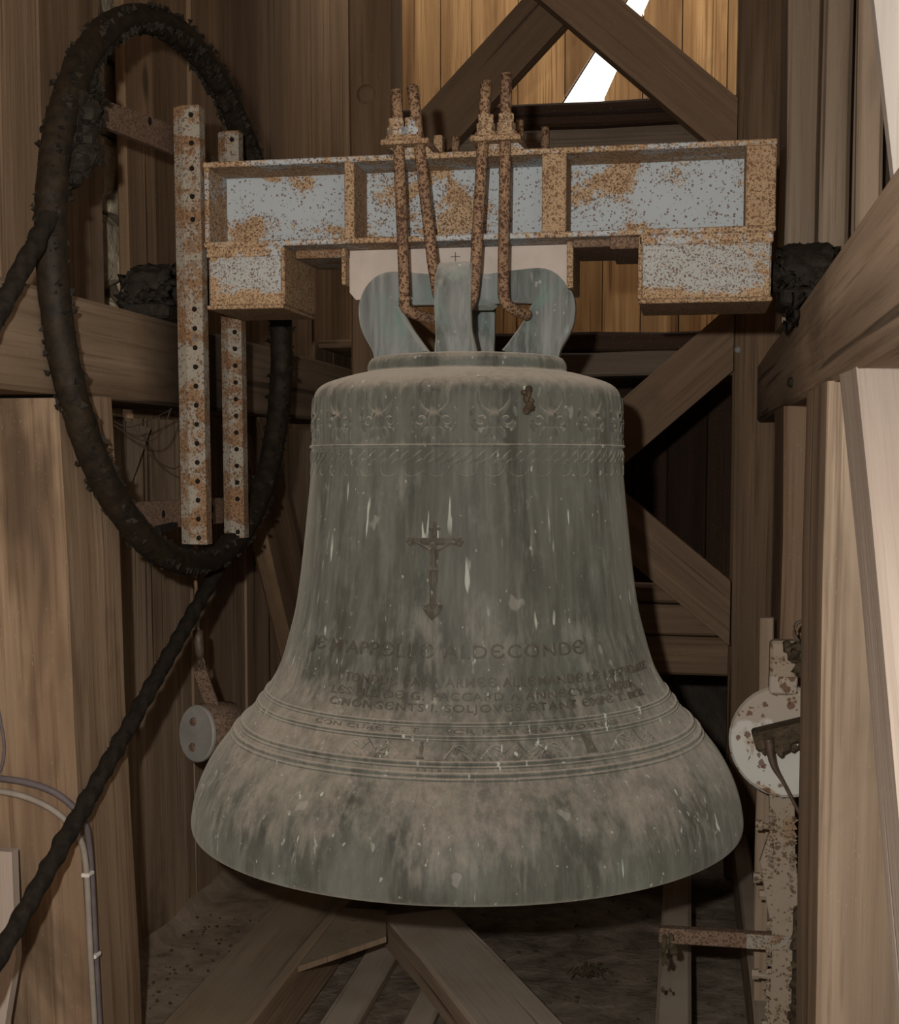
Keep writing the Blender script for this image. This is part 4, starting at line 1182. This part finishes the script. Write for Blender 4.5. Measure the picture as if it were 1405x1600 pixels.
mb = MB()
for k in range(22): mb.ball((0.405+rr_.uniform(0, .03), HY-0.012, 0.335-abs(rr_.gauss(0, .05))), rr_.uniform(0.003, 0.008), 6, (1, 0.7, 1.6), 0.3, rr_)
o = mb.build('hanging_lint', M_MOSS, ham); o['kind'] = 'stuff'
# dirt-caked drive box behind the arm
mb = MB(); mb.cbox((0.672, 0.80), (HY-0.05, HY+0.09), (0.15, 0.42), 0.012)
for k in range(60): mb.ball((0.672+rr_.uniform(0, .06), HY-0.05, rr_.uniform(0.17, 0.43)), rr_.uniform(0.006, 0.016), 6, (1, 1, 1), 0.3, rr_)
mb.build('drive_box', M_MOSS, ham)
# hook and tension spring
mb = MB(); hk = (HX+0.024, HY-0.01, HZ+0.225)
mb.tube([(hk[0]+0.013*math.cos(math.radians(a)), hk[1], hk[2]+0.020*math.sin(math.radians(a))) for a in range(-60, 270, 20)], 0.0035, 8)
mb.build('hook', M_SPRING, ham, smooth=True)
mb = MB(); a0, a1 = Vector((HX+0.038, HY-0.01, HZ+0.245)), Vector((HX+0.062, HY+0.00, HZ+0.395))
d = (a1-a0).normalized(); sx_ = d.cross(Vector((0, 1, 0))).normalized(); sy_ = d.cross(sx_)
mb.tube([a0.lerp(a1, k/260) + sx_*0.011*math.cos(k*2*math.pi*16/260) + sy_*0.011*math.sin(k*2*math.pi*16/260) for k in range(261)], 0.0022, 6, up=tuple(d))
mb.build('tension_spring', M_SPRING, ham, smooth=True)

LX, LY, LZ = -0.657, 0.165, 0.690
ham2 = thing('bell_hammer', (LX, LY, 0.60), 'small grey disc hammer hanging left of the bell lip, partly behind it', 'hammer')
mb = MB(); m2 = disc(mb, (LX, LY, LZ), 0.066, 0.012, (-0.54, -0.84, 0.10), 36, 0.003)
h2 = mb.build('hammer_head', M_ZINC, ham2, smooth=True); smooth_by_angle(h2, 30)
for a_, b_ in ((0.010, 0.026), (0.006, -0.032)):
    mb = MB(); mb.lathe([(0.0001, 0.006), (0.008, 0.006), (0.010, 0.002), (0.010, -0.002)], 12, m2 @ Matrix.Translation((a_, b_, 0.006)))
    mb.build('rivet', R_PLATE, ham2)
mb = MB(); disc(mb, (LX+0.030, LY+0.045, LZ), 0.066, 0.095, (-0.54, -0.84, 0.10), 30, 0.012); mb.build('rear_weight', R_PLATE, ham2, smooth=True)
mb = MB(); mb.sweep([(LX+0.030, LY+0.03, LZ+0.05), (LX+0.018, LY+0.015, LZ+0.10), (LX+0.008, LY, LZ+0.148)], lambda k, t: rrect(0.0155, 0.004, 0.3), up=(0, 1, 0)); mb.build('strap', R_PLATE, ham2)
mb = MB(); mb.tube([(LX+0.012+0.007*math.cos(a*0.5), LY, LZ+0.160+0.016*math.sin(a*0.5)) for a in range(0, 14)], 0.003, 8); mb.build('link', M_SPRING, ham2, smooth=True)
mb = MB(); mb.tube([(LX+0.010, LY, LZ+0.172), (LX+0.008, LY, LZ+0.185), (LX+0.006, LY, LZ+0.215), (LX+0.004, LY, LZ+0.24)], lambda t: 0.005+0.007*min(1, t*2.5), 10); mb.build('turnbuckle', M_SPRING, ham2, smooth=True)
mb = MB(); mb.tube([(LX+0.004, LY, LZ+0.24), (LX+0.001, LY-0.005, LZ+0.40), (LX-0.005, LY-0.008, LZ+0.70), (LX-0.010, LY-0.01, 1.44)], 0.0045, 8); mb.build('pull_rod', R_BAR, ham2, smooth=True)

# ------------------------------------------------------------------ cables on the left post
FACEY = -0.500
def cable(name, label, pts, rad, mat):
    mb = MB(); mb.tube(cr(pts, 10), rad, 10, up=(0.1, 1, 0.05)); o = mb.build(name, mat, smooth=True); return tag(o, label, 'cable')
XI = -0.626
cable('electric_cable', 'thin grey cable curving onto the left post, the upper one', [(-0.90, -0.515, 0.735), (-0.80, -0.514, 0.742), (-0.72, -0.514, 0.736), (-0.66, -0.512, 0.715), (-0.622, -0.498, 0.668), (-0.621, -0.475, 0.60), (-0.621, -0.462, 0.42), (-0.621, -0.448, 0.20), (-0.621, -0.44, 0.01)], 0.0062, M_CABLE2)
cable('electric_cable', 'thin grey cable curving onto the left post, the lower one', [(-0.90, -0.512, 0.712), (-0.80, -0.512, 0.718), (-0.73, -0.512, 0.710), (-0.67, -0.511, 0.685), (-0.632, -0.506, 0.645), (-0.621, -0.494, 0.59), (-0.621, -0.482, 0.42), (-0.621, -0.466, 0.20), (-0.621, -0.458, 0.01)], 0.0058, M_CABLE)
for k, (x, y, z, lab) in enumerate(((-0.795, -0.516, 0.716, 'white cable clip on the horizontal run at the left edge'), (-0.620, -0.488, 0.565, 'white cable clip on the post just below the rope'),
                               (-0.620, -0.466, 0.405, 'white cable clip midway down the left post'), (-0.620, -0.462, 0.262, 'white cable clip lowest on the left post'))):
    mb = MB()
    if k == 0: mb.cbox((x-0.006, x+0.006), (y-0.008, y+0.006), (z-0.012, z+0.010), 0.002)
    else:
        mb.cbox((x-0.008, x+0.008), (y-0.013, y+0.012), (z-0.004, z+0.004), 0.002)
        mb.ball((x+0.004, y-0.010, z), 0.0045, 6)
    o = mb.build('cable_clip', M_CLIP); tag(o, lab, 'clip', 'cable clips on the left post')
cable('bell_wire', 'thin dark wire looping down at the far left edge', [(-0.80, -0.513, 0.96), (-0.782, -0.513, 0.90), (-0.770, -0.512, 0.84), (-0.766, -0.512, 0.79), (-0.782, -0.511, 0.745), (-0.84, -0.511, 0.69)], 0.0028, M_CABLE2)

# ------------------------------------------------------------------ litter on the floor, cobwebs, screw heads
r = random.Random(77)
mb = MB()
for k in range(160):
    x, y = r.uniform(-0.25, 0.60), r.uniform(-0.5, 1.5)
    s = r.uniform(0.002, 0.007)
    mb.ball((x, y, s*0.3), s, 6, (1, r.uniform(0.6, 1.4), 0.6), 0.35, r)
o = mb.build('floor_litter', M_MOSS); tag(o, 'crumbs of dirt and twigs scattered on the floor under the bell', 'litter', kind='stuff')
def tuft(x, y, z, label, s, seed):
    q = random.Random(seed); mb = MB()
    for k in range(44):
        a = q.uniform(0, 6.28); l = q.uniform(0.4, 1)*s
        p0 = Vector((x+q.uniform(-.4, .4)*s, y+q.uniform(-.4, .4)*s, z+0.003))
        mb.tube([p0, p0+Vector((math.cos(a)*l*0.6, math.sin(a)*l*0.6, q.uniform(0.1, 0.5)*s)), p0+Vector((math.cos(a)*l, math.sin(a)*l, q.uniform(0.0, 0.3)*s))], 0.0022, 5)
    o = mb.build('twig_tuft', M_MOSS); tag(o, label, 'twigs')
tuft(0.215, 0.62, 0.0, 'dark tuft of nest twigs on the floor right of the broad diagonal', 0.05, 1)
mb = MB()
for k in range(70):
    x, y = r.uniform(-0.83, -0.63), r.uniform(-0.05, 0.6)
    s = r.uniform(0.002, 0.005); mb.ball((x, y, 0.112+s*0.3), s, 6, (1, 1, 0.7), 0.35, r)
o = mb.build('dust_crumbs', M_MOSS); tag(o, 'dirt crumbs on the dust bank at the lower left', 'litter', kind='stuff')
def web(label, strands, mat=M_COB):
    mb = MB()
    for s in strands: mb.tube(cr(s, 8), 0.0013, 5)
    o = mb.build('cobweb', mat); tag(o, label, 'cobweb')
web('sagging cobweb threads under the left beam beside the post', [[(-0.66, -0.27, 1.40), (-0.66, -0.18, 1.385), (-0.66, -0.06, 1.405), (-0.66, 0.05, 1.43)], [(-0.655, -0.27, 1.39), (-0.65, -0.15, 1.36), (-0.65, -0.05, 1.37), (-0.65, 0.02, 1.43)], [(-0.65, -0.18, 1.39), (-0.65, -0.10, 1.33), (-0.65, 0.03, 1.30), (-0.65, 0.10, 1.33)]])
web('dusty threads on the left post under the beam at the left edge', [[(-0.80, -0.512, 1.36), (-0.76, -0.516, 1.405), (-0.72, -0.512, 1.37), (-0.69, -0.513, 1.355)], [(-0.77, -0.512, 1.40), (-0.73, -0.516, 1.39), (-0.70, -0.512, 1.34)]])
def screw(name, label, c, axis, rad, mat):
    mb = MB(); a = Vector(axis).normalized(); z = Vector((0, 0, 1)) if abs(a.z) < .9 else Vector((1, 0, 0)); x = a.cross(z).normalized(); y = a.cross(x)
    m = Matrix((x, y, a)).transposed().to_4x4(); m.translation = Vector(c)
    mb.lathe([(0.0001, 0.006), (rad*0.55, 0.006), (rad, 0.003), (rad*1.05, -0.003)], 14, m)
    o = mb.build(name, mat, smooth=True); tag(o, label, 'bolt')
screw('coach_bolt', 'pale bolt head on the dark post right of the bell shoulder', (0.590, 1.497, 1.655), (0, -1, 0), 0.011, M_ZINC)
screw('coach_bolt', 'grey bolt head on the inner face of the right beam near its lower edge', (0.6485, 0.06, 1.475), (-1, 0, 0), 0.010, M_GREASE)
screw('coach_bolt', 'round bolt end on the dark post left above the yoke', (-0.578, 1.497, 2.475), (0, -1, 0), 0.030, W_DARK)
